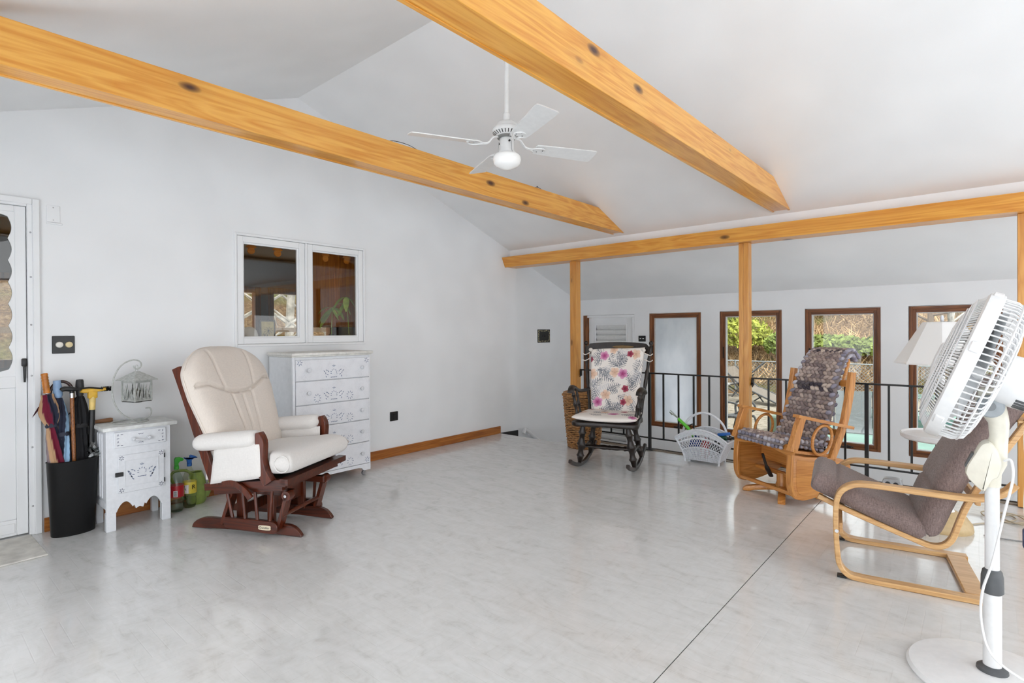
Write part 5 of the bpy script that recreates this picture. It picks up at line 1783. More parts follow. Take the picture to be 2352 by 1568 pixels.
m_print = vcol('floral_print_cloth')
BW, BH = 0.535, 0.645
bfe = feats_for(bf, BW, BH)


def rock_back(u_, v_):
    h = (v_ + 1) / 2
    hw = 0.215 + 0.052 * h ** 0.8
    z = 0.475 + 0.615 * h + 0.012 * u_ * abs(u_) * (1 if h > 0.8 else 0) + 0.030 * (abs(u_) ** 4) * (1 if h < .5 else 0) * (1 - 2 * h)
    x = -0.175 - 0.19 * h - 0.02 * h * h + 0.035 * u_ * u_
    return ((x, hw * u_ + 0.005, z), (0.95, 0, 0.3), 0.040 * rim(u_, 6) * rim(v_, 6), 0.02 * rim(u_, 6) * rim(v_, 6))


NU, NV_ = 120, 140
o = mk('back_cushion', B().sheet(rock_back, NU, NV_), m_print, rk, ang=85)
me = o.data
at = me.color_attributes.new('print', 'FLOAT_COLOR', 'POINT')
for i, v in enumerate(me.vertices):
    at.data[i].color = print_colour(v.co.y - 0.005, (v.co.z - 0.475) * BH / 0.63 - BH / 2, bfe)
cush_back = o
SW_, SH_ = 0.60, 0.50
sf = [frond(.25, .5, D(20), .14, .06, LG), frond(.7, .6, D(160), .16, .06, LG), frond(.5, .2, D(-60), .16, .06, LG), frond(.26, .58, D(-20), .15, .05, GY, .2), frond(.26, .58, D(20), .13, .04, GY), frond(.72, .72, D(15), .16, .05, GY, .2), frond(.72, .72, D(-20), .14, .04, GY),
      frond(.45, .85, D(170), .12, .04, GY), frond(.80, .35, D(60), .12, .05, GY), frond(.40, .22, D(-90), .12, .05, GY),
      bloom(.09, .62, .055, PE, PEC), bloom(.44, .52, .05, PE, PEC), bloom(.30, .15, .045, PE, PEC), bloom(.60, .68, .058, PK, PKC), bloom(.92, .9, .045, PK, PKC), bloom(.72, .40, .038, RD, RDC), bloom(.16, .2, .034, RD, RDC), bloom(.0, .7, .03, PK, PKC)]
sfe = feats_for(sf, SW_, SH_)


def rock_seat(u_, v_):
    x = 0.015 + 0.245 * v_ + 0.02 * (1 - u_ * u_) * (1 if v_ > 0 else 0) * v_
    hw = 0.262 + 0.035 * (v_ + 1) / 2
    return ((x, hw * u_, 0.468 + 0.012 * (u_ * u_)), (0, 0, 1), 0.036 * rim(u_, 5) * rim(v_, 5), 0.024 * rim(u_, 8) * rim(v_, 8))


o = mk('seat_cushion', B().sheet(rock_seat, 110, 90), m_print, rk, ang=85)
at = o.data.color_attributes.new('print', 'FLOAT_COLOR', 'POINT')
for i, v in enumerate(o.data.vertices):
    at.data[i].color = print_colour(v.co.y, -(v.co.x - 0.015), sfe)
m_tie = plain('cream_ties', (224, 216, 208), 0.8)
b = B()
for sy in (-1, 1):
    for z, x in ((1.03, -0.35), (0.97, -0.335)):
        p = Vector((x, sy * 0.305, z))
        b.tube(cat([p + Vector((0.03, -sy * 0.04, 0.02)), p + Vector((0.022, 0, 0)), p + Vector((0.01, sy * 0.022, -0.005)), p + Vector((0.02, sy * 0.045, 0.01))], 4), 0.005, 5)
    b.ball((-0.33, sy * 0.262, 1.075), (0.02, 0.022, 0.02), 8, 5)
mk('ties', b, m_tie, cush_back, kind='stuff')

# ------------------------------------------------------------------ wicker hamper
m_wick = plain('brown_wicker', (172, 124, 76), 0.55, var=0.28, scale=40)
m_wickd = plain('dark_wicker', (136, 94, 56), 0.55, var=0.25, scale=40)
hm = thing('wicker_hamper', 'tall brown wicker hamper with a lid behind the rocking chair', 'hamper', (-3.275, 4.985, 0))


def hr(z):
    return 0.165 + 0.052 * (z / 0.57) ** 0.9


b = B()
for k in range(29):
    z = 0.018 + 0.0189 * k
    r = hr(z)
    b.tube([((r + 0.008 * sin(13 * a + pi * k)) * cos(a), (r + 0.008 * sin(13 * a + pi * k)) * sin(a), z + 0.004 * sin(5 * a + k)) for a in [2 * pi * j / 78 for j in range(78)]], 0.0085, 5, True)
mk('weave', b, m_wick, hm)
mk('gap_shade_wall', B().lathe([(hr(z_) - 0.016, z_) for z_ in (0.0, 0.2, 0.4, 0.56)], 32), plain('painted_gap_shade', (70, 46, 26), 0.8), hm)  # added dark cylinder paints the shade seen through the weave gaps
b = B()
for j in range(26):
    a = 2 * pi * j / 26
    b.tube([(hr(z) * cos(a), hr(z) * sin(a), z) for z in (0.0, 0.2, 0.4, 0.565)], 0.006, 5)
mk('stakes', b, m_wickd, hm, kind='stuff')
mk('rim_band', B().tube([((hr(.565) + 0.006 + 0.004 * sin(40 * a)) * cos(a), (hr(.565) + 0.006 + 0.004 * sin(40 * a)) * sin(a), 0.570) for a in [2 * pi * j / 120 for j in range(120)]], 0.013, 6, True), m_wick, hm)
mk('foot_band', B().tube([(hr(0) * cos(a), hr(0) * sin(a), 0.012) for a in [2 * pi * j / 48 for j in range(48)]], 0.012, 6, True), m_wickd, hm)
b = B()
pts_ = []
for k in range(420):
    a = k * 2 * pi / 30
    r = 0.226 * (1 - k / 430)
    pts_.append((r * cos(a), r * sin(a), 0.592 + 0.018 * (1 - (r / 0.226) ** 2)))
b.tube(pts_, 0.0085, 5)
b.lathe([(0.225, 0.582), (0.15, 0.594), (0.0, 0.600)], 24)
mk('lid', b, m_wick, hm)

# ------------------------------------------------------------------ white wicker basket and what it holds
m_ww = plain('white_painted_wicker', (226, 229, 235), 0.5, var=0.06, scale=60)
bk = thing('wicker_basket', 'white wicker carrying basket with an arched handle by the railing', 'basket', (-1.995, 5.135, 0), 0)


def bp_(s_, h, side):
    """point on the long panel; h 0 at the foot, 1 at the arched top"""
    zt_ = 0.225 + 0.095 * (1 - s_ * s_)
    return ((0.163 + 0.088 * h ** 1.4) * s_, side * (0.080 + 0.030 * h), 0.028 + (zt_ - 0.028) * h)


def ep_(t_, h, side):
    return (side * (0.163 + 0.088 * h ** 1.4), t_ * (0.080 + 0.030 * h), 0.028 + 0.197 * h)


for side in (-1, 1):
    pn = B()
    for k in range(31):
        s_ = -1 + 2 * k / 30
        pn.tube([bp_(s_, h, side) for h in (0.0, 0.22, 0.42)], 0.0046, 5)
    for k in range(6):
        h = 0.08 + 0.065 * k
        pn.tube([Vector(bp_(-1 + 2 * j / 30, h, side)) + Vector((0, 0.003 * (-1) ** (j + k), 0)) for j in range(31)], 0.003, 4)
    mk('slatted_panel', pn, m_ww, bk)
    lt = B()
    for k in range(19):
        for d_ in (-1, 1):
            s0 = -1 + 2 * k / 18
            s1 = s0 + 0.22 * d_
            if abs(s1) <= 1.0:
                lt.tube([bp_(s0, 0.42, side), bp_(s1, 0.72, side)], 0.0028, 5)
    mk('lattice_panel', lt, m_ww, bk)
    tp = B()
    for k in range(15):
        s_ = -0.97 + 1.94 * k / 14
        tp.tube([bp_(s_, 0.72, side), bp_(s_, 0.86, side)], 0.0055, 5)
    for h, r in ((0.42, 0.005), (0.72, 0.0055), (0.745, 0.005), (0.85, 0.0055), (0.89, 0.006), (0.93, 0.006), (0.97, 0.006), (1.0, 0.010)):
        tp.tube([bp_(-1 + 2 * j / 24, h, side) for j in range(25)], r, 6)
    mk('arched_border', tp, m_ww, bk)
    en = B()
    for k in range(13):
        t_ = -1 + 2 * k / 12
        en.tube([ep_(t_, h, side) for h in (0, .35, .7, 1)], 0.0045, 5)
    for k in range(16):
        h = 0.03 + k * 0.06
        en.tube([Vector(ep_(-1 + 2 * j / 12, h, side)) + Vector((0.003 * (-1) ** (j + k), 0, 0)) for j in range(13)], 0.0048, 5)
    en.tube([ep_(-1, 1, side), ep_(1, 1, side)], 0.010, 6)
    mk('end_panel', en, m_ww, bk)
    for s2 in (-1, 1):
        mk('corner_post', B().tube([bp_(s2, h, side)[:2] + (max(0.0, bp_(s2, h, side)[2] - (0.028 if h == 0 else 0)),) for h in (0, .1, .35, .7, 1)], 0.0085, 7), m_ww, bk)
mk('basket_floor', B().box(-0.16, 0.16, -0.078, 0.078, 0.022, 0.034, 0.003), m_ww, bk)
mk('handle', B().tube(cat([(-0.215, 0, 0.175), (-0.218, 0, 0.26), (-0.175, 0, 0.375), (-0.09, 0, 0.448), (0.0, 0, 0.472), (0.09, 0, 0.448), (0.175, 0, 0.375), (0.218, 0, 0.26), (0.215, 0, 0.175)], 5), 0.0115, 8), m_ww, bk)
o = thing('grabber_tool', 'lime green grabber tool leaning out of the white basket', 'tool', (0, 0, 0))
mk('sleeve', B().tube([(-2.07, 5.12, 0.20), (-2.155, 5.115, 0.315), (-2.245, 5.10, 0.395)], [0.014, 0.017, 0.016], 10), plain('lime_green', (96, 196, 52), 0.45), o)
b = B()
b.tube([(-2.24, 5.10, 0.395), (-2.335, 5.10, 0.455)], 0.005, 6)
b.tube([(-2.245, 5.098, 0.405), (-2.30, 5.09, 0.455), (-2.325, 5.09, 0.475)], 0.004, 6)
b.tube([(-2.335, 5.10, 0.452), (-2.31, 5.105, 0.425)], 0.005, 6)
mk('jaw', b, plain('grey_jaw', (150, 156, 144), 0.5), o)
mk('strap', B().tube(cat([(-2.16, 5.12, 0.32), (-2.12, 5.15, 0.35), (-2.10, 5.14, 0.30)], 4), 0.005, 5), m_blackp, o)
o = mk('blue_clip', B().box(-0.06, 0.06, -0.012, 0.012, -0.014, 0.014, 0.008, 2), plain('bright_blue_plastic', (38, 104, 186), 0.4))
o.location = (-1.80, 5.10, 0.295)
o.rotation_euler = (0, radians(-12), 0)
tag(o, 'bright blue plastic clip on the end of the white basket', 'clip')
for k, (x, y, c, nm_) in enumerate(((-1.80, 5.105, (20, 74, 58), 'dark green'), (-1.775, 5.150, (44, 40, 38), 'black'))):
    t = thing('small_bottle', nm_ + ' little bottle lying on the rim of the white basket', 'bottle', (x, y, 0.258), 0)
    mk('bottle_body', B().tube([(-0.05, 0, 0), (-0.04, 0, 0), (0.02, 0, 0), (0.03, 0, 0)], [0.014, 0.021, 0.021, 0.012], 14), plain(nm_.replace(' ', '_') + '_glass', c, 0.15), t)
    mk('cap', B().tube([(0.03, 0, 0), (0.052, 0, 0)], 0.013, 12), m_blackp, t)


def bundle(x, y, z, r, col, nm_, lab):
    b_ = B()
    rows_ = []
    rr_ = random.Random(int(abs(x) * 1000))
    for i in range(9):
        a = -pi / 2 + pi * i / 8
        rows_.append([(r[0] * cos(a) * cos(q_) * (1 + 0.12 * sin(3 * q_ + i)), r[1] * cos(a) * sin(q_) * (1 + 0.12 * cos(4 * q_ + i)), r[2] * sin(a) * (1 + 0.1 * sin(5 * q_))) for q_ in [2 * pi * k_ / 14 for k_ in range(14)]])
    b_.loft(rows_)
    o_ = mk(nm_, b_, plain(nm_ + '_cloth', col, 0.85, var=0.2, scale=20))
    o_.location = (x, y, z)
    tag(o_, lab, 'cloth')


bundle(-2.070, 5.105, 0.150, (0.062, 0.060, 0.095), (34, 62, 130), 'navy_cloth', 'navy cloth bundle seen through the lattice of the white basket')
bundle(-1.975, 5.105, 0.140, (0.045, 0.058, 0.095), (176, 36, 46), 'red_cloth', 'red cloth bundle seen through the lattice of the white basket')
bundle(-1.885, 5.108, 0.135, (0.048, 0.058, 0.095), (86, 92, 96), 'grey_cloth', 'grey cloth bundle seen through the lattice of the white basket')
# ------------------------------------------------------------------ iron railing
YR = 5.292
rl = thing('railing', 'black iron railing along the edge of the upper floor', 'railing', (0, 0, 0))
for x0, x1, bars in ((-3.518, -1.703, [-3.42, -3.265, -3.11, -2.955, -2.80, -2.489, -2.325, -2.166, -2.009, -1.849]), (-1.609, 0.205, [-1.462, -1.314, -1.16, -1.01, -0.856, -0.551, -0.403, -0.249, -0.095, 0.06]), (0.297, 3.19, [0.45 + 0.155 * k for k in range(18)])):
    mk('top_rail', B().box(x0, x1, YR - 0.016, YR + 0.016, 0.808, 0.822, 0.003), m_black, rl, False)
    mk('bottom_rail', B().box(x0, x1, YR - 0.008, YR + 0.008, 0.122, 0.136, 0.002), m_black, rl, False)
    for x in bars:
        mk('baluster', B().box(x - 0.0075, x + 0.0075, YR - 0.0075, YR + 0.0075, 0.136, 0.808), m_black, rl, False)
    for x, d_ in ((x0, 1), (x1, -1)):
        mk('bracket', B().box(min(x, x + 0.02 * d_), max(x, x + 0.02 * d_), YR - 0.02, YR + 0.012, 0.745, 0.808, 0.004).tube(cat([(x + 0.01 * d_, YR - 0.02, 0.77), (x + 0.02 * d_, YR - 0.03, 0.755), (x + 0.012 * d_, YR - 0.03, 0.735)], 3), 0.006, 6), m_black, rl)
for x in (-2.645, -0.703):
    p = mk('post', B().box(x - 0.014, x + 0.014, YR - 0.014, YR + 0.014, 0.006, 0.808, 0.002), m_black, rl, False)
    mk('base_plate', B().box(x - 0.055, x + 0.055, YR - 0.045, YR + 0.045, 0.006, 0.014, 0.003), m_black, p, False)

# ------------------------------------------------------------------ ceiling fan
cf = thing('ceiling_fan', 'white four blade ceiling fan with a frosted glass light between the tie beams', 'ceiling fan', (-2.085, RY, 0))
m_fanw = plain('white_enamel', (226, 226, 225), 0.35, var=0.02)
mk('canopy', B().lathe([(0.020, 3.20), (0.055, 3.235), (0.066, 3.285), (0.066, 3.30)], 24), m_fanw, cf)
mk('downrod', B().cyl((0, 0, 2.49), (0, 0, 3.24), 0.0135, n=14), m_fanw, cf)
mk('collar', B().lathe([(0.0135, 2.535), (0.019, 2.53), (0.019, 2.485), (0.016, 2.48)], 18), m_fanw, cf)
hs = mk('motor_housing', B().lathe([(0.022, 2.482), (0.050, 2.478), (0.060, 2.468), (0.064, 2.455), (0.078, 2.448), (0.086, 2.432), (0.084, 2.420), (0.058, 2.402), (0.045, 2.395)], 36), m_fanw, cf)
for k in range(26):
    a = 2 * pi * k / 26
    Mx = Matrix.Rotation(a, 4, 'Z') @ Matrix.Translation((0.0722, 0, 2.4125)) @ Matrix.Rotation(radians(-34), 4, 'Y')
    mk('vent_slot', B().box(-0.012, 0.012, -0.0022, 0.0022, -0.0018, 0.0018, M=Mx), m_blackp, hs, False)
mk('flywheel', B().lathe([(0.030, 2.402), (0.056, 2.398), (0.056, 2.388), (0.030, 2.384)], 24), plain('dark_grey_ring', (120, 120, 118), 0.4), cf)
mk('light_fitter', B().lathe([(0.040, 2.386), (0.043, 2.38), (0.042, 2.318), (0.050, 2.306), (0.052, 2.298), (0.046, 2.296)], 28), m_fanw, cf)
for a in (200, 330, 80):
    mk('thumb_screw', B().lathe([(0.006, 0.0), (0.006, 0.008), (0.0, 0.009)], 8, Matrix.Rotation(radians(a), 4, 'Z') @ Matrix.Translation((0.042, 0, 2.362)) @ RX), m_blackp, cf)
for a in (225, 345):
    x_, y_ = 0.047 * cos(radians(a)), 0.047 * sin(radians(a))
    mk('pull_chain', B().tube([(x_, y_, 2.365), (x_ * 1.08, y_ * 1.08, 2.31), (x_ * 1.2, y_ * 1.2, 2.295)], 0.0016, 4), m_metal, cf)
gq = M('opal_glass', (244, 244, 242), 0.15, 0.5)
gq.b.inputs['Transmission Weight'].default_value = 0.0
gq.b.inputs['Subsurface Weight'].default_value = 0.3
gq.b.inputs['Subsurface Radius'].default_value = (0.03, 0.03, 0.03)
mk('glass_globe', B().lathe([(0.044, 2.303), (0.056, 2.298), (0.074, 2.290), (0.082, 2.276), (0.082, 2.258), (0.078, 2.246), (0.076, 2.238), (0.062, 2.226), (0.040, 2.217), (0.020, 2.209), (0.004, 2.206)], 36), gq.m, cf)
pitch = radians(12)
for k in range(4):
    a = radians(62 + 90 * k)
    R_ = Matrix.Rotation(a, 4, 'Z')
    ir = B()
    for s_ in (-1, 1):
        ir.tube([R_ @ p for p in cat([(0.050, 0, 2.392), (0.085, 0.004 * s_, 2.385), (0.115, 0.006 * s_, 2.350), (0.150, 0.008 * s_, 2.343), (0.180, 0.028 * s_, 2.342), (0.215, 0.034 * s_, 2.342), (0.235, 0.018 * s_, 2.342), (0.240, 0.0, 2.342)], 4)], 0.0052, 7)
    mk('blade_iron', ir, m_fanw, cf)
    outl = cat2([(0.175, -0.036), (0.20, -0.048), (0.30, -0.054), (0.45, -0.060), (0.55, -0.063), (0.568, -0.056), (0.572, -0.03), (0.572, 0.03), (0.568, 0.056), (0.55, 0.063), (0.45, 0.060), (0.30, 0.054), (0.20, 0.048), (0.175, 0.036)], 3, True)
    Mx = R_ @ Matrix.Translation((0, 0, 2.346)) @ Matrix.Rotation(-pitch, 4, 'X')
    bl = mk('blade', B().prism(outl, -0.003, 0.003, 'z', 0.0012, M=Mx), m_fanw, cf, ang=30)
    for x_, y_ in ((0.195, -0.018), (0.195, 0.018), (0.228, 0.0)):
        mk('blade_screw', B().lathe([(0.004, -0.006), (0.004, -0.0035)], 8, Mx @ Matrix.Translation((x_, y_, 0))), m_metal, bl)

# ------------------------------------------------------------------ oak glider with the braided cushion
m_oak = wood('golden_oak', (208, 144, 74), (176, 110, 48), 'x', 0.36, 1.6, coat=0.25)
m_oakz = wood('golden_oak_upright', (210, 146, 76), (178, 112, 50), 'z', 0.36, 1.6, coat=0.25)
m_oaky = wood('golden_oak_crosswise', (206, 142, 72), (176, 110, 48), 'y', 0.36, 1.6, coat=0.25)
g2 = thing('wooden_glider', 'golden oak glider chair with a braided rag cushion behind the lounge chair', 'chair', (-1.146, 4.50, 0), -122)
mk('swivel_column', B().lathe([(0.06, 0.045), (0.05, 0.07), (0.04, 0.10), (0.04, 0.17)], 20), m_oakz, g2)
for k in range(4):
    a = radians(45 + 90 * k)
    R_ = Matrix.Rotation(a, 4, 'Z')
    pl = [(0.0, 0.035), (0.0, 0.072), (0.10, 0.070), (0.20, 0.050), (0.262, 0.034), (0.280, 0.018), (0.276, 0.0), (0.235, 0.0), (0.20, 0.012), (0.10, 0.028)]
    mk('foot', B().prism(pl, -0.026, 0.026, 'y', 0.006, 2, M=R_), m_oak, g2)
side_pl = cat2([(0.196, 0.37), (0.202, 0.25), (0.200, 0.13), (0.175, 0.072), (0.12, 0.05), (0.05, 0.046), (-0.08, 0.070), (-0.22, 0.115), (-0.315, 0.170), (-0.345, 0.235), (-0.335, 0.275), (-0.27, 0.315), (-0.12, 0.335), (0.05, 0.352), (0.16, 0.372)], 4, True)
inset = [(0.02 + (x - 0.02) * 0.86 - 0.02, 0.20 + (z - 0.20) * 0.80) for x, z in side_pl]
for sy in (-1, 1):
    y0, y1 = (-0.292, -0.268) if sy < 0 else (0.268, 0.292)
    sp_ = mk('side_panel', B().prism(side_pl, y0, y1, 'y', 0.006, 2), m_oak, g2)
    mk('inset_panel', B().prism(inset, y0 - 0.003 if sy < 0 else y1 - 0.002, y0 + 0.002 if sy < 0 else y1 + 0.003, 'y', 0.002), m_oak, sp_)
    # front stile of the open foot box
    mk('front_stile', B().bent(cat2([(0.186, 0.385), (0.196, 0.26), (0.192, 0.14), (0.165, 0.085)], 5), y0 - 0.006 if sy < 0 else y0 - 0.02, y1 + 0.02 if sy < 0 else y1 + 0.006, 0.022, 0.003), m_oakz, g2)
    b = B()
    box_between(b, (0.150, sy * 0.285, 0.652), (-0.355, sy * 0.285, 0.540), 0.058, 0.022)
    mk('armrest', b, m_oak, g2, False)
    mk('arm_support', B().bent(cat2([(0.190, 0.40), (0.165, 0.47), (0.135, 0.56), (0.105, 0.635)], 5), sy * 0.285 - 0.024, sy * 0.285 + 0.024, [0.062] * 6 + [0.056] * 6 + [0.050] * 4, 0.004), m_oakz, g2)
    rg = [(-0.085 + 0.088 * cos(q_) - 0.02 * sin(q_), sy * 0.285, 0.465 + 0.105 * sin(q_)) for q_ in [2 * pi * k / 36 for k in range(36)]]
    mk('bentwood_ring', B().tube(rg, 0.011, 8, True), m_oak, g2)
    bpst = cat2([(-0.170, 0.29), (-0.235, 0.42), (-0.305, 0.58), (-0.352, 0.76), (-0.378, 0.90), (-0.385, 0.945)], 5)
    mk('back_post', B().bent(bpst, sy * 0.270 - 0.022, sy * 0.270 + 0.022, [0.050] * 12 + [0.054] * 8 + [0.050] * 6, 0.008), m_oakz, g2)
mk('apron', B().prism(cat2([(-0.285, 0.375), (-0.288, 0.440), (0.0, 0.444), (0.288, 0.440), (0.285, 0.365), (0.20, 0.372), (0.10, 0.392), (0.0, 0.397), (-0.10, 0.392), (-0.20, 0.378)], 4, True), 0.172, 0.198, 'x', 0.004), m_oaky, g2)
mk('foot_bar', B().box(0.150, 0.180, -0.265, 0.265, 0.078, 0.104, 0.004), m_oaky, g2)
mk('cross_board', B().box(-0.06, -0.04, -0.265, 0.265, 0.22, 0.34, 0.002), m_oaky, g2, False)
mk('cross_board', B().box(-0.02, 0.02, -0.265, 0.265, 0.145, 0.175, 0.003), m_oaky, g2, False)
mk('back_board', B().box(-0.26, -0.24, -0.265, 0.265, 0.13, 0.30, 0.002), m_oaky, g2, False)
mk('seat_deck', B().hexa([(-0.20, -0.265, 0.325), (0.17, -0.265, 0.385), (0.17, 0.265, 0.385), (-0.20, 0.265, 0.325), (-0.20, -0.265, 0.345), (0.17, -0.265, 0.405), (0.17, 0.265, 0.405), (-0.20, 0.265, 0.345)]), m_oaky, g2, False)
mk('lever', B().tube(cat([(0.05, -0.06, 0.13), (0.09, -0.06, 0.20), (0.12, -0.06, 0.28), (0.13, -0.06, 0.31)], 4), [0.022] * 5 + [0.013] * 8, 8, flat=0.6), m_blackp, g2, label='black release lever')
for z, x in ((0.50, -0.27), (0.86, -0.372)):
    mk('back_slat', B().box(x - 0.010, x + 0.010, -0.25, 0.25, z - 0.025, z + 0.025, 0.004), m_oaky, g2, False)
loop = cat([(-0.372, -0.20, 0.86), (-0.42, -0.19, 0.95), (-0.47, -0.16, 1.04), (-0.49, 0.0, 1.075), (-0.47, 0.16, 1.04), (-0.42, 0.19, 0.95), (-0.372, 0.20, 0.86)], 5)
mk('head_hoop', B().tube(loop, 0.012, 8), m_oak, g2)
# braided cushion: a pad carrying rows of short plump strands
TONES = [(150, 134, 128), (162, 146, 140), (186, 168, 158), (128, 114, 114), (172, 156, 150), (142, 126, 124)]
LAV = [(150, 146, 160), (170, 166, 178), (190, 186, 194), (132, 128, 142)]
DK = [(72, 66, 74), (96, 88, 92), (206, 190, 178)]
m_braid = vcol('braided_rags', 0.95, 'strand')


def braided(name, pos, wid, L_, rows_, parent, dark_rows=()):
    """pos(f)->(point, normal, along); strands in staggered rows across the width"""
    pad = B()

    def fpad(u_, v_):
        f = (v_ + 1) / 2
        p, nr, al = pos(f)
        return (Vector(p) + Vector((0, wid(f) * u_, 0)), nr, 0.022 * rim(u_, 8) * rim(v_, 10), 0.022 * rim(u_, 8) * rim(v_, 10))
    pad.sheet(fpad, 14, 30)
    pd_ = mk(name, pad, plain('rag_pad', (142, 130, 128), 0.95, var=0.15), parent, ang=85)
    b = B()
    cols = []
    rr_ = random.Random(len(name) + rows_)
    nb_, nv_ = 8, 5
    for r in range(rows_):
        f = (r + 0.5) / rows_
        p, nr, al = pos(f)
        p, nr, al = Vector(p), Vector(nr).normalized(), Vector(al).normalized()
        w = wid(f)
        n_ = int(2 * w / 0.038)
        for side_ in (1, -1):
            if side_ < 0 and r % 1:
                continue
            for c_ in range(n_ + 1):
                yy = -w + 2 * w * (c_ + (0.5 if r % 2 else 0.0)) / n_
                if abs(yy) > w * 0.99:
                    continue
                ctr = p + Vector((0, yy, 0)) + nr * (0.020 * side_)
                tilt = (0.55 if r % 2 else -0.55) + rr_.uniform(-.2, .2)
                e1 = Vector((0, cos(tilt), 0)) + al * sin(tilt)
                e2 = nr.cross(e1)
                k0 = [rr_.uniform(0.85, 1.15) for _ in range(2)]
                secs_ = []
                for i in range(nv_ + 1):
                    a_ = -pi / 2 + pi * i / nv_
                    q_ = max(cos(a_), 0.05)
                    secs_.append([ctr + e1 * (0.026 * k0[0] * sin(a_)) + (e2 * cos(2 * pi * j / nb_) + nr * sin(2 * pi * j / nb_)) * 0.0160 * k0[1] * q_ for j in range(nb_)])
                b.loft(secs_)
                edge_ = abs(yy) > w * 0.86 or f < 0.05 or f > 0.95
                pal = LAV if edge_ else (DK if r in dark_rows else TONES)
                cols += [rr_.choice(pal)] * (nb_ * (nv_ + 1))
    o_ = mk('braid_strands', b, m_braid, pd_, ang=85, kind='stuff')
    at_ = o_.data.color_attributes.new('strand', 'FLOAT_COLOR', 'POINT')
    for i, c_ in enumerate(cols):
        at_.data[i].color = srgb(*c_)
    return pd_


def seat_pos(f):
    x = -0.175 + 0.40 * f
    return ((x, 0, 0.375 + 0.085 * f + (0.010 if f < .85 else 0.010 - 0.25 * (f - .85))), (-0.2, 0, 1), (1, 0, 0.2))


braided('seat_cushion', seat_pos, lambda f: 0.235, 0.4, 18, g2)
BKP = [Vector(p) for p in cat([(-0.155, 0, 0.40), (-0.215, 0, 0.52), (-0.285, 0, 0.70), (-0.345, 0, 0.88), (-0.415, 0, 1.02), (-0.470, 0, 1.075), (-0.535, 0, 1.085), (-0.575, 0, 1.04)], 8)]


def back_pos(f):
    s_ = f * (len(BKP) - 1)
    i = min(int(s_), len(BKP) - 2)
    p = BKP[i].lerp(BKP[i + 1], s_ - i)
    a_ = BKP[min(i + 2, len(BKP) - 1)] - BKP[max(i - 1, 0)]
    a_.normalize()
    return (p, Vector((a_.z, 0, -a_.x)), a_)


braided('back_cushion', back_pos, lambda f: 0.235 - 0.075 * min(1, f * 1.15), 0.9, 40, g2, (14, 15, 27, 28))

# ------------------------------------------------------------------ bentwood lounge chair
m_birch = wood('pale_birch_veneer', (214, 172, 118), (190, 144, 92), 'x', 0.35, 1.6, coat=0.2)
m_taupe = fabric('taupe_weave', (122, 106, 102), 0.22, 420)
pc = thing('lounge_chair', 'bentwood lounge chair with a taupe cushion behind the standing fan', 'chair', (-0.30, 3.54, 0), 190)
armp = cat2([(-0.375, 0.565), (-0.335, 0.520), (-0.27, 0.488), (-0.18, 0.478), (0.0, 0.483), (0.16, 0.487), (0.235, 0.480), (0.288, 0.445), (0.312, 0.385), (0.316, 0.28), (0.310, 0.14), (0.300, 0.070), (0.268, 0.026), (0.21, 0.013), (0.0, 0.013), (-0.15, 0.013), (-0.30, 0.013)], 4)
for ya_, yb_ in ((0.278, 0.338), (-0.298, -0.238)):
    mk('side_frame', B().bent(armp, ya_, yb_, 0.024, 0.004), m_birch, pc)
    ys_ = (ya_ - 0.045, ya_ - 0.006) if ya_ > 0 else (yb_ + 0.006, yb_ + 0.045)
    seatpth = cat2([(0.395, 0.385), (0.30, 0.345), (0.15, 0.290), (0.0, 0.238), (-0.075, 0.214), (-0.125, 0.222), (-0.160, 0.262), (-0.185, 0.34), (-0.215, 0.43), (-0.275, 0.56), (-0.36, 0.72), (-0.45, 0.88), (-0.52, 0.98)], 4)
    mk('seat_frame', B().bent(seatpth, ys_[0], ys_[1], 0.024, 0.004), m_birch, pc)
    mk('bolt', B().cyl((0.312, yb_ if ya_ > 0 else ya_, 0.24), (0.312, (yb_ + 0.004) if ya_ > 0 else (ya_ - 0.004), 0.24), 0.009, n=10), m_steel, pc)
    mk('foot_pad', B().box(0.27, 0.31, ya_ + 0.012, yb_ - 0.012, 0.0, 0.012, 0.002), m_blackp, pc)
mk('floor_rail', B().box(-0.29, -0.205, -0.238, 0.278, 0.002, 0.026, 0.004), m_birch, pc)
mk('front_cross_rail', B().box(0.285, 0.303, -0.238, 0.278, 0.215, 0.265, 0.003), m_birch, pc)
mk('rear_cross_rail', B().box(-0.262, -0.242, -0.238, 0.278, 0.44, 0.485, 0.003), m_birch, pc)
for (x, z) in ((0.30, 0.340), (0.1, 0.268), (-0.30, 0.62), (-0.42, 0.84)):
    mk('cross_slat', B().box(x - 0.025, x + 0.025, -0.22, 0.26, z - 0.006, z + 0.006, 0.002), m_birch, pc)


def path_cushion(name, pts, hw, th, parent, nu=26, nv=40, seams=(), sag=0.0):
    P = cat([(x, 0, z) for x, z in pts], 10)

    def f_(u_, v_):
        s_ = (v_ + 1) / 2 * (len(P) - 1)
        i = min(int(s_), len(P) - 2)
        p = P[i].lerp(P[i + 1], s_ - i)
        a_ = (P[min(i + 3, len(P) - 1)] - P[max(i - 2, 0)]).normalized()
        nr = Vector((a_.z, 0, -a_.x)) if True else None
        t_ = th * rim(u_, 7) * rim(v_, 9)
        for sv in seams:
            t_ -= 0.012 * math.exp(-((v_ - sv) / 0.03) ** 2)
        return (p + Vector((0, 0.02 + hw * u_, 0)), nr, max(t_, 0.0), th * 0.9 * rim(u_, 8) * rim(v_, 10))
    return mk(name, B().sheet(f_, nu, nv), m_taupe, parent, ang=85)


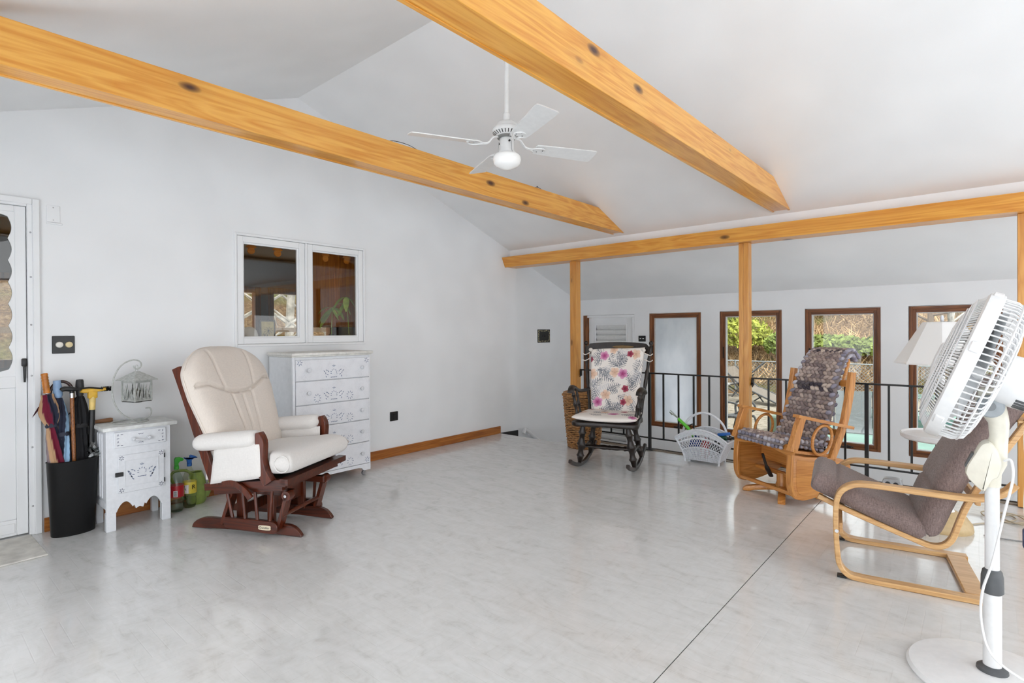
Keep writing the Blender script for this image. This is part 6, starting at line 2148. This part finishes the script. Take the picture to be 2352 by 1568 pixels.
path_cushion('seat_cushion', [(-0.058, 0.262), (0.05, 0.312), (0.20, 0.372), (0.34, 0.432), (0.425, 0.462)][::-1], 0.262, 0.062, pc, seams=(-0.45,))
path_cushion('back_cushion', [(-0.070, 0.262), (-0.095, 0.34), (-0.135, 0.45), (-0.195, 0.585), (-0.275, 0.73), (-0.365, 0.88), (-0.43, 0.985)], 0.255, 0.062, pc, nv=60, seams=(-0.30, 0.28))
path_cushion('head_pillow', [(-0.285, 0.795), (-0.335, 0.88), (-0.385, 0.96), (-0.415, 1.005)], 0.235, 0.062, pc)

# ------------------------------------------------------------------ standing fan
m_fan = plain('glossy_white_plastic', (230, 230, 230), 0.3, var=0.02)
m_ivory = plain('aged_ivory_plastic', (224, 219, 204), 0.35, var=0.03)
m_dgrey = plain('dark_grey_plastic', (84, 86, 88), 0.45)
sf_ = thing('standing_fan', 'white standing fan tilted upwards at the edge of the room', 'fan', (0.035, 2.58, 0), 1.0)
mk('base', B().lathe([(0.246, 0.0), (0.250, 0.008), (0.241, 0.020), (0.17, 0.030), (0.06, 0.040), (0.0, 0.042)], 64), m_fan, sf_)
mk('pole_boot', B().lathe([(0.046, 0.036), (0.044, 0.050), (0.030, 0.060)], 24), m_dgrey, sf_)
mk('lower_pole', B().cyl((0, 0, 0.04), (0, 0, 0.33), 0.0262, n=24), m_fan, sf_)
mk('height_collar', B().lathe([(0.0275, 0.318), (0.0325, 0.324), (0.0315, 0.378), (0.0275, 0.398), (0.021, 0.404)], 24), m_dgrey, sf_)
mk('upper_pole', B().cyl((0.0, 0, 0.33), (0.0, 0, 0.735), 0.0205, n=20), m_fan, sf_)
nk = B()
secs = []
for x, z, rx, ry in ((-0.002, 0.700, 0.026, 0.026), (-0.002, 0.745, 0.028, 0.027), (0.006, 0.78, 0.034, 0.030), (0.012, 0.83, 0.030, 0.026), (0.018, 0.88, 0.026, 0.024), (0.018, 0.925, 0.029, 0.026), (0.008, 0.955, 0.036, 0.028), (-0.004, 0.99, 0.042, 0.028), (-0.008, 1.02, 0.038, 0.026), (-0.008, 1.035, 0.022, 0.018)):
    secs.append([(x + rx * cos(2 * pi * k / 20), ry * sin(2 * pi * k / 20), z) for k in range(20)])
nk.loft(secs)
neck = mk('neck', nk, m_ivory, sf_, ang=60)
mk('control_box', B().prism(cat2([(-0.074, 0.745), (-0.046, 0.820), (-0.027, 0.855), (0.0, 0.858), (0.024, 0.80), (0.016, 0.745), (0.0, 0.73), (-0.019, 0.690), (-0.035, 0.692)], 3, True), -0.052, 0.036, 'y', 0.010, 2), m_ivory, sf_, ang=35)
mk('button_strip', B().hexa([(-0.076, -0.03, 0.765), (-0.066, -0.03, 0.763), (-0.066, 0.02, 0.763), (-0.076, 0.02, 0.765), (-0.056, -0.03, 0.815), (-0.046, -0.03, 0.812), (-0.046, 0.02, 0.812), (-0.056, 0.02, 0.815)]), m_dgrey, sf_, False)
pv = mk('pivot_cap', B().lathe([(0.040, 0.0), (0.040, 0.006), (0.036, 0.010), (0.0, 0.010)], 28, Matrix.Translation((-0.006, -0.028, 0.988)) @ Matrix.Rotation(radians(90), 4, 'X')), plain('silver_grey_cap', (158, 164, 168), 0.35), sf_)
mk('pivot_centre', B().lathe([(0.016, 0.0), (0.016, 0.003), (0.0, 0.004)], 18, Matrix.Translation((-0.006, -0.038, 0.988)) @ Matrix.Rotation(radians(90), 4, 'X')), plain('grey_cap_centre', (128, 132, 134), 0.4), pv)
# head: local z of HM points out of the front grille
ax = Vector((-0.93, 0.0, 0.352)).normalized()
e1 = ax.cross(Vector((0, 1, 0))).normalized()
HM = Matrix.Translation((-0.078, 0.0, 1.126)) @ Matrix((ax.cross(e1) * -1, e1, ax)).transposed().to_4x4()
if HM.to_3x3().determinant() < 0:
    HM = Matrix.Translation((-0.078, 0.0, 1.126)) @ Matrix((ax.cross(e1), e1, ax)).transposed().to_4x4()
RR = 0.268
mk('rim_ring', B().lathe([(RR - 0.008, -0.022), (RR + 0.006, -0.022), (RR + 0.008, 0.0), (RR + 0.006, 0.020), (RR - 0.006, 0.026), (RR - 0.012, 0.012)], 72, HM), m_fan, sf_)
for k in range(6):
    a = 2 * pi * k / 6 + 0.3
    mk('rim_clip', B().box(RR + 0.002, RR + 0.014, -0.018, 0.018, -0.014, 0.014, 0.003, M=HM @ Matrix.Rotation(a, 4, 'Z')), m_fan, sf_)
fg, rg = B(), B()
for k in range(128):
    a = 2 * pi * k / 128
    R_ = HM @ Matrix.Rotation(a, 4, 'Z')
    fg.tube([R_ @ Vector(p) for p in ((RR - 0.006, 0, 0.020), (RR - 0.035, 0, 0.048), (RR - 0.10, 0, 0.068), (0.12, 0, 0.076), (0.055, 0, 0.078))], 0.0023, 4)
for k in range(72):
    a = 2 * pi * k / 72
    R_ = HM @ Matrix.Rotation(a, 4, 'Z')
    rg.tube([R_ @ Vector(p) for p in ((RR - 0.004, 0, -0.018), (RR - 0.006, 0, -0.060), (RR - 0.022, 0, -0.088), (RR - 0.07, 0, -0.102), (0.10, 0, -0.112), (0.07, 0, -0.112))], 0.0026, 4)
for r, z in ((0.20, 0.062), (0.17, 0.069), (0.14, 0.073), (0.11, 0.076), (0.08, 0.078), (0.24, 0.046), (0.22, 0.055)):
    fg.tube([HM @ Vector((r * cos(2 * pi * j / 60), r * sin(2 * pi * j / 60), z)) for j in range(60)], 0.0026, 4, True)
for r, z in ((RR - 0.010, -0.074), (RR - 0.045, -0.096), (0.15, -0.108)):
    rg.tube([HM @ Vector((r * cos(2 * pi * j / 60), r * sin(2 * pi * j / 60), z)) for j in range(60)], 0.0034, 4, True)
mk('front_grille', fg, m_fan, sf_)
mk('rear_grille', rg, m_fan, sf_)
mk('grille_badge', B().lathe([(0.060, 0.074), (0.060, 0.084), (0.050, 0.088), (0.0, 0.090)], 32, HM), m_fan, sf_)
for k in range(5):
    secs = []
    for i in range(7):
        f = i / 6
        r = 0.035 + 0.195 * f
        w_ = 0.35 + 0.55 * sin(pi * (0.25 + 0.6 * f))
        secs.append([(r * cos(w_ * t_), r * sin(w_ * t_), -0.035 + 0.045 * t_ * (1.1 - 0.4 * f)) for t_ in (-0.5, -0.25, 0, 0.25, 0.5)])
    Rk = HM @ Matrix.Rotation(2 * pi * k / 5, 4, 'Z')
    bb = B().loft([[Rk @ Vector(p) for p in s_] for s_ in secs], False, False)
    mk('fan_blade', bb, plain('grey_white_blade', (206, 208, 210), 0.3), sf_)
mk('blade_hub', B().lathe([(0.040, -0.06), (0.040, 0.0), (0.025, 0.015), (0.0, 0.018)], 24, HM), m_fan, sf_)
mt = mk('motor_housing', B().lathe([(0.088, -0.108), (0.090, -0.135), (0.086, -0.20), (0.072, -0.255), (0.045, -0.275), (0.0, -0.28)], 36, HM), m_fan, sf_)
for k in range(4):
    a = 2.0 + 0.16 * k
    mk('vent_slot', B().box(0.0865, 0.0895, -0.005, 0.005, -0.20, -0.165, 0.001, M=HM @ Matrix.Rotation(a, 4, 'Z')), m_dgrey, mt)
mk('head_bracket', B().box(-0.04, 0.05, -0.022, 0.022, 0.995, 1.05, 0.01, 2), m_ivory, sf_)
cd = cat([(0.030, -0.032, 0.80), (0.048, -0.04, 0.805), (0.052, -0.04, 0.74), (0.030, -0.045, 0.62), (0.0, -0.05, 0.45), (-0.028, -0.05, 0.33), (-0.030, -0.06, 0.22), (0.0, -0.09, 0.13), (0.10, -0.10, 0.075), (0.22, -0.08, 0.04), (0.5, 0.02, 0.03)], 8)
mk('power_cord', B().tube(cd, 0.0042, 7), m_fan, sf_)
cd2 = cat([(0.110, 0.0, 1.155), (0.088, -0.05, 1.145), (0.094, -0.06, 1.02), (0.082, -0.06, 0.90), (0.086, -0.05, 0.78), (0.082, -0.05, 0.66), (0.088, -0.05, 0.575)], 8)
o = thing('hanging_plug', 'white doubled cord with a dark blue plug hanging from the fan head', 'cord', (0.035, 2.58, 0), 1.0)
mk('cord', B().tube(cd2, 0.0042, 7).tube([p + Vector((0.010, 0.004, 0.0)) for p in cd2[2:]], 0.0042, 7), m_fan, o)
mk('plug', B().box(0.076, 0.108, -0.066, -0.036, 0.515, 0.580, 0.006, 2), plain('navy_plug', (38, 52, 86), 0.45), o)
for x in (0.085, 0.099):
    mk('prong', B().box(x - 0.002, x + 0.002, -0.056, -0.048, 0.497, 0.516), m_steel, o)

# ------------------------------------------------------------------ floor lamp with a tray table
fl = thing('floor_lamp', 'floor lamp with a white octagonal shade and round white tray table', 'lamp', (-0.177, 4.385, 0), 0)
mk('base', B().lathe([(0.152, 0.0), (0.156, 0.010), (0.150, 0.045), (0.122, 0.085), (0.078, 0.112), (0.040, 0.122), (0.035, 0.124)], 48), plain('tan_lamp_base', (198, 172, 128), 0.35, var=0.05), fl)
mk('base_collar', B().lathe([(0.062, 0.116), (0.055, 0.130), (0.040, 0.140)], 24), m_fan, fl)
mk('pole', B().cyl((0, 0, 0.12), (0, 0, 0.56), 0.031, n=24), m_fan, fl)
mk('tray', B().lathe([(0.03, 0.548), (0.10, 0.553), (0.200, 0.557), (0.218, 0.569), (0.220, 0.593), (0.213, 0.597), (0.204, 0.587), (0.05, 0.585), (0.0, 0.585)], 56), m_fan, fl)
mk('upper_pole', B().cyl((0, 0, 0.575), (0, 0, 1.085), 0.015, n=14), m_fan, fl)
mk('bulb_socket', B().lathe([(0.018, 1.065), (0.022, 1.095), (0.022, 1.135)], 14), m_fan, fl)
ang0 = atan2(-4.385, 0.177)
secs = []
for r, z in ((0.250, 1.041), (0.252, 1.049), (0.246, 1.055), (0.104, 1.303), (0.100, 1.307), (0.098, 1.303), (0.241, 1.055), (0.245, 1.043)):
    secs.append([(r * cos(ang0 + 2 * pi * k / 8), r * sin(ang0 + 2 * pi * k / 8), z) for k in range(8)])
sq = M('white_shade_cloth', (250, 249, 248), 0.8, 0.2)
tr_ = sq.n('ShaderNodeBsdfTranslucent', Color=srgb(250, 249, 247))
mx_ = sq.nt.nodes.new('ShaderNodeMixShader')
mx_.inputs[0].default_value = 0.45
sq.nt.links.new(sq.b.outputs[0], mx_.inputs[1])
sq.nt.links.new(tr_.outputs[0], mx_.inputs[2])
sq.nt.links.new(mx_.outputs[0], sq.out.inputs[0])
sd = mk('lamp_shade', B().loft(secs, True, False, True), sq.m, fl, False)
mk('harp', B().tube(cat([(0, 0.02, 1.125), (0.0, 0.06, 1.185), (0, 0.05, 1.265), (0, 0, 1.310), (0, -0.05, 1.265), (0, -0.06, 1.185), (0, -0.02, 1.125)], 4), 0.003, 6), m_metal, fl)
b = B()
for k in range(4):
    a = pi / 2 * k + ang0
    b.tube([(0, 0, 1.310), (0.100 * cos(a), 0.100 * sin(a), 1.303)], 0.003, 5)
mk('spider', b, m_metal, fl, kind='stuff')
mk('finial', B().lathe([(0.006, 1.310), (0.010, 1.317), (0.010, 1.340), (0.006, 1.350), (0.0, 1.352)], 14), m_crystal, fl)

# ------------------------------------------------------------------ small things on the floor
ob = thing('outlet_box', 'grey metal floor outlet box with two black sockets by the railing', 'outlet', (-0.520, 5.215, 0), 0)
mk('box_body', B().prism(cat2([(-0.062, 0.0), (-0.062, 0.06), (-0.045, 0.082), (0.045, 0.082), (0.062, 0.06), (0.062, 0.0)], 3), -0.05, 0.05, 'y', 0.004), plain('cast_grey_metal', (168, 170, 172), 0.35, metal=0.5), ob)
for x in (-0.026, 0.026):
    mk('socket', B().lathe([(0.017, 0), (0.018, 0.004), (0.0, 0.005)], 18, Matrix.Translation((x, -0.050, 0.046)) @ Matrix.Rotation(radians(90), 4, 'X')), m_blackp, ob)
rv = thing('floor_register', 'brown metal floor register at the edge of the upper floor', 'vent', (-0.30, 5.235, 0))
mk('frame', B().box(-0.14, 0.14, -0.03, 0.03, 0.0, 0.006, 0.002), plain('brown_register', (128, 108, 84), 0.5), rv)
for k in range(16):
    mk('slat', B().box(-0.12 + 0.0155 * k, -0.112 + 0.0155 * k, -0.02, 0.02, 0.006, 0.009, 0.001), plain('dark_register_slat', (70, 58, 46), 0.5), rv)
b = B()
rr = random.Random(21)
pts_ = []
for k in range(15):
    a = k * 1.25
    r = 0.07 + 0.05 * rr.random()
    pts_.append((0.05 + 0.10 * cos(a) + 0.010 * k, 0.22 + r * 1.1 * sin(a), 0.006 + 0.004 * (k % 4)))
b.tube(cat([(-0.10, -0.20, 0.005), (-0.06, -0.05, 0.005)] + pts_ + [(0.30, 0.35, 0.005), (0.55, 0.42, 0.005)], 6), 0.0042, 6)
o = mk('extension_cord', b, plain('tan_cord', (184, 170, 146), 0.5))
o.location = (0.03, 4.62, 0)
tag(o, 'loosely coiled tan extension cord on the floor behind the fan pole', 'cord')
o = mk('lamp_cord', B().tube(cat([(0.0, -0.02, 0.006), (0.09, -0.02, 0.006), (0.17, 0.0, 0.005), (0.25, 0.03, 0.005), (0.33, 0.10, 0.005)], 6), 0.004, 6), plain('grey_cord', (140, 140, 140), 0.5))
o.location = (0.02, 4.385, 0)
tag(o, 'thin grey cord running from the floor lamp base', 'cord')
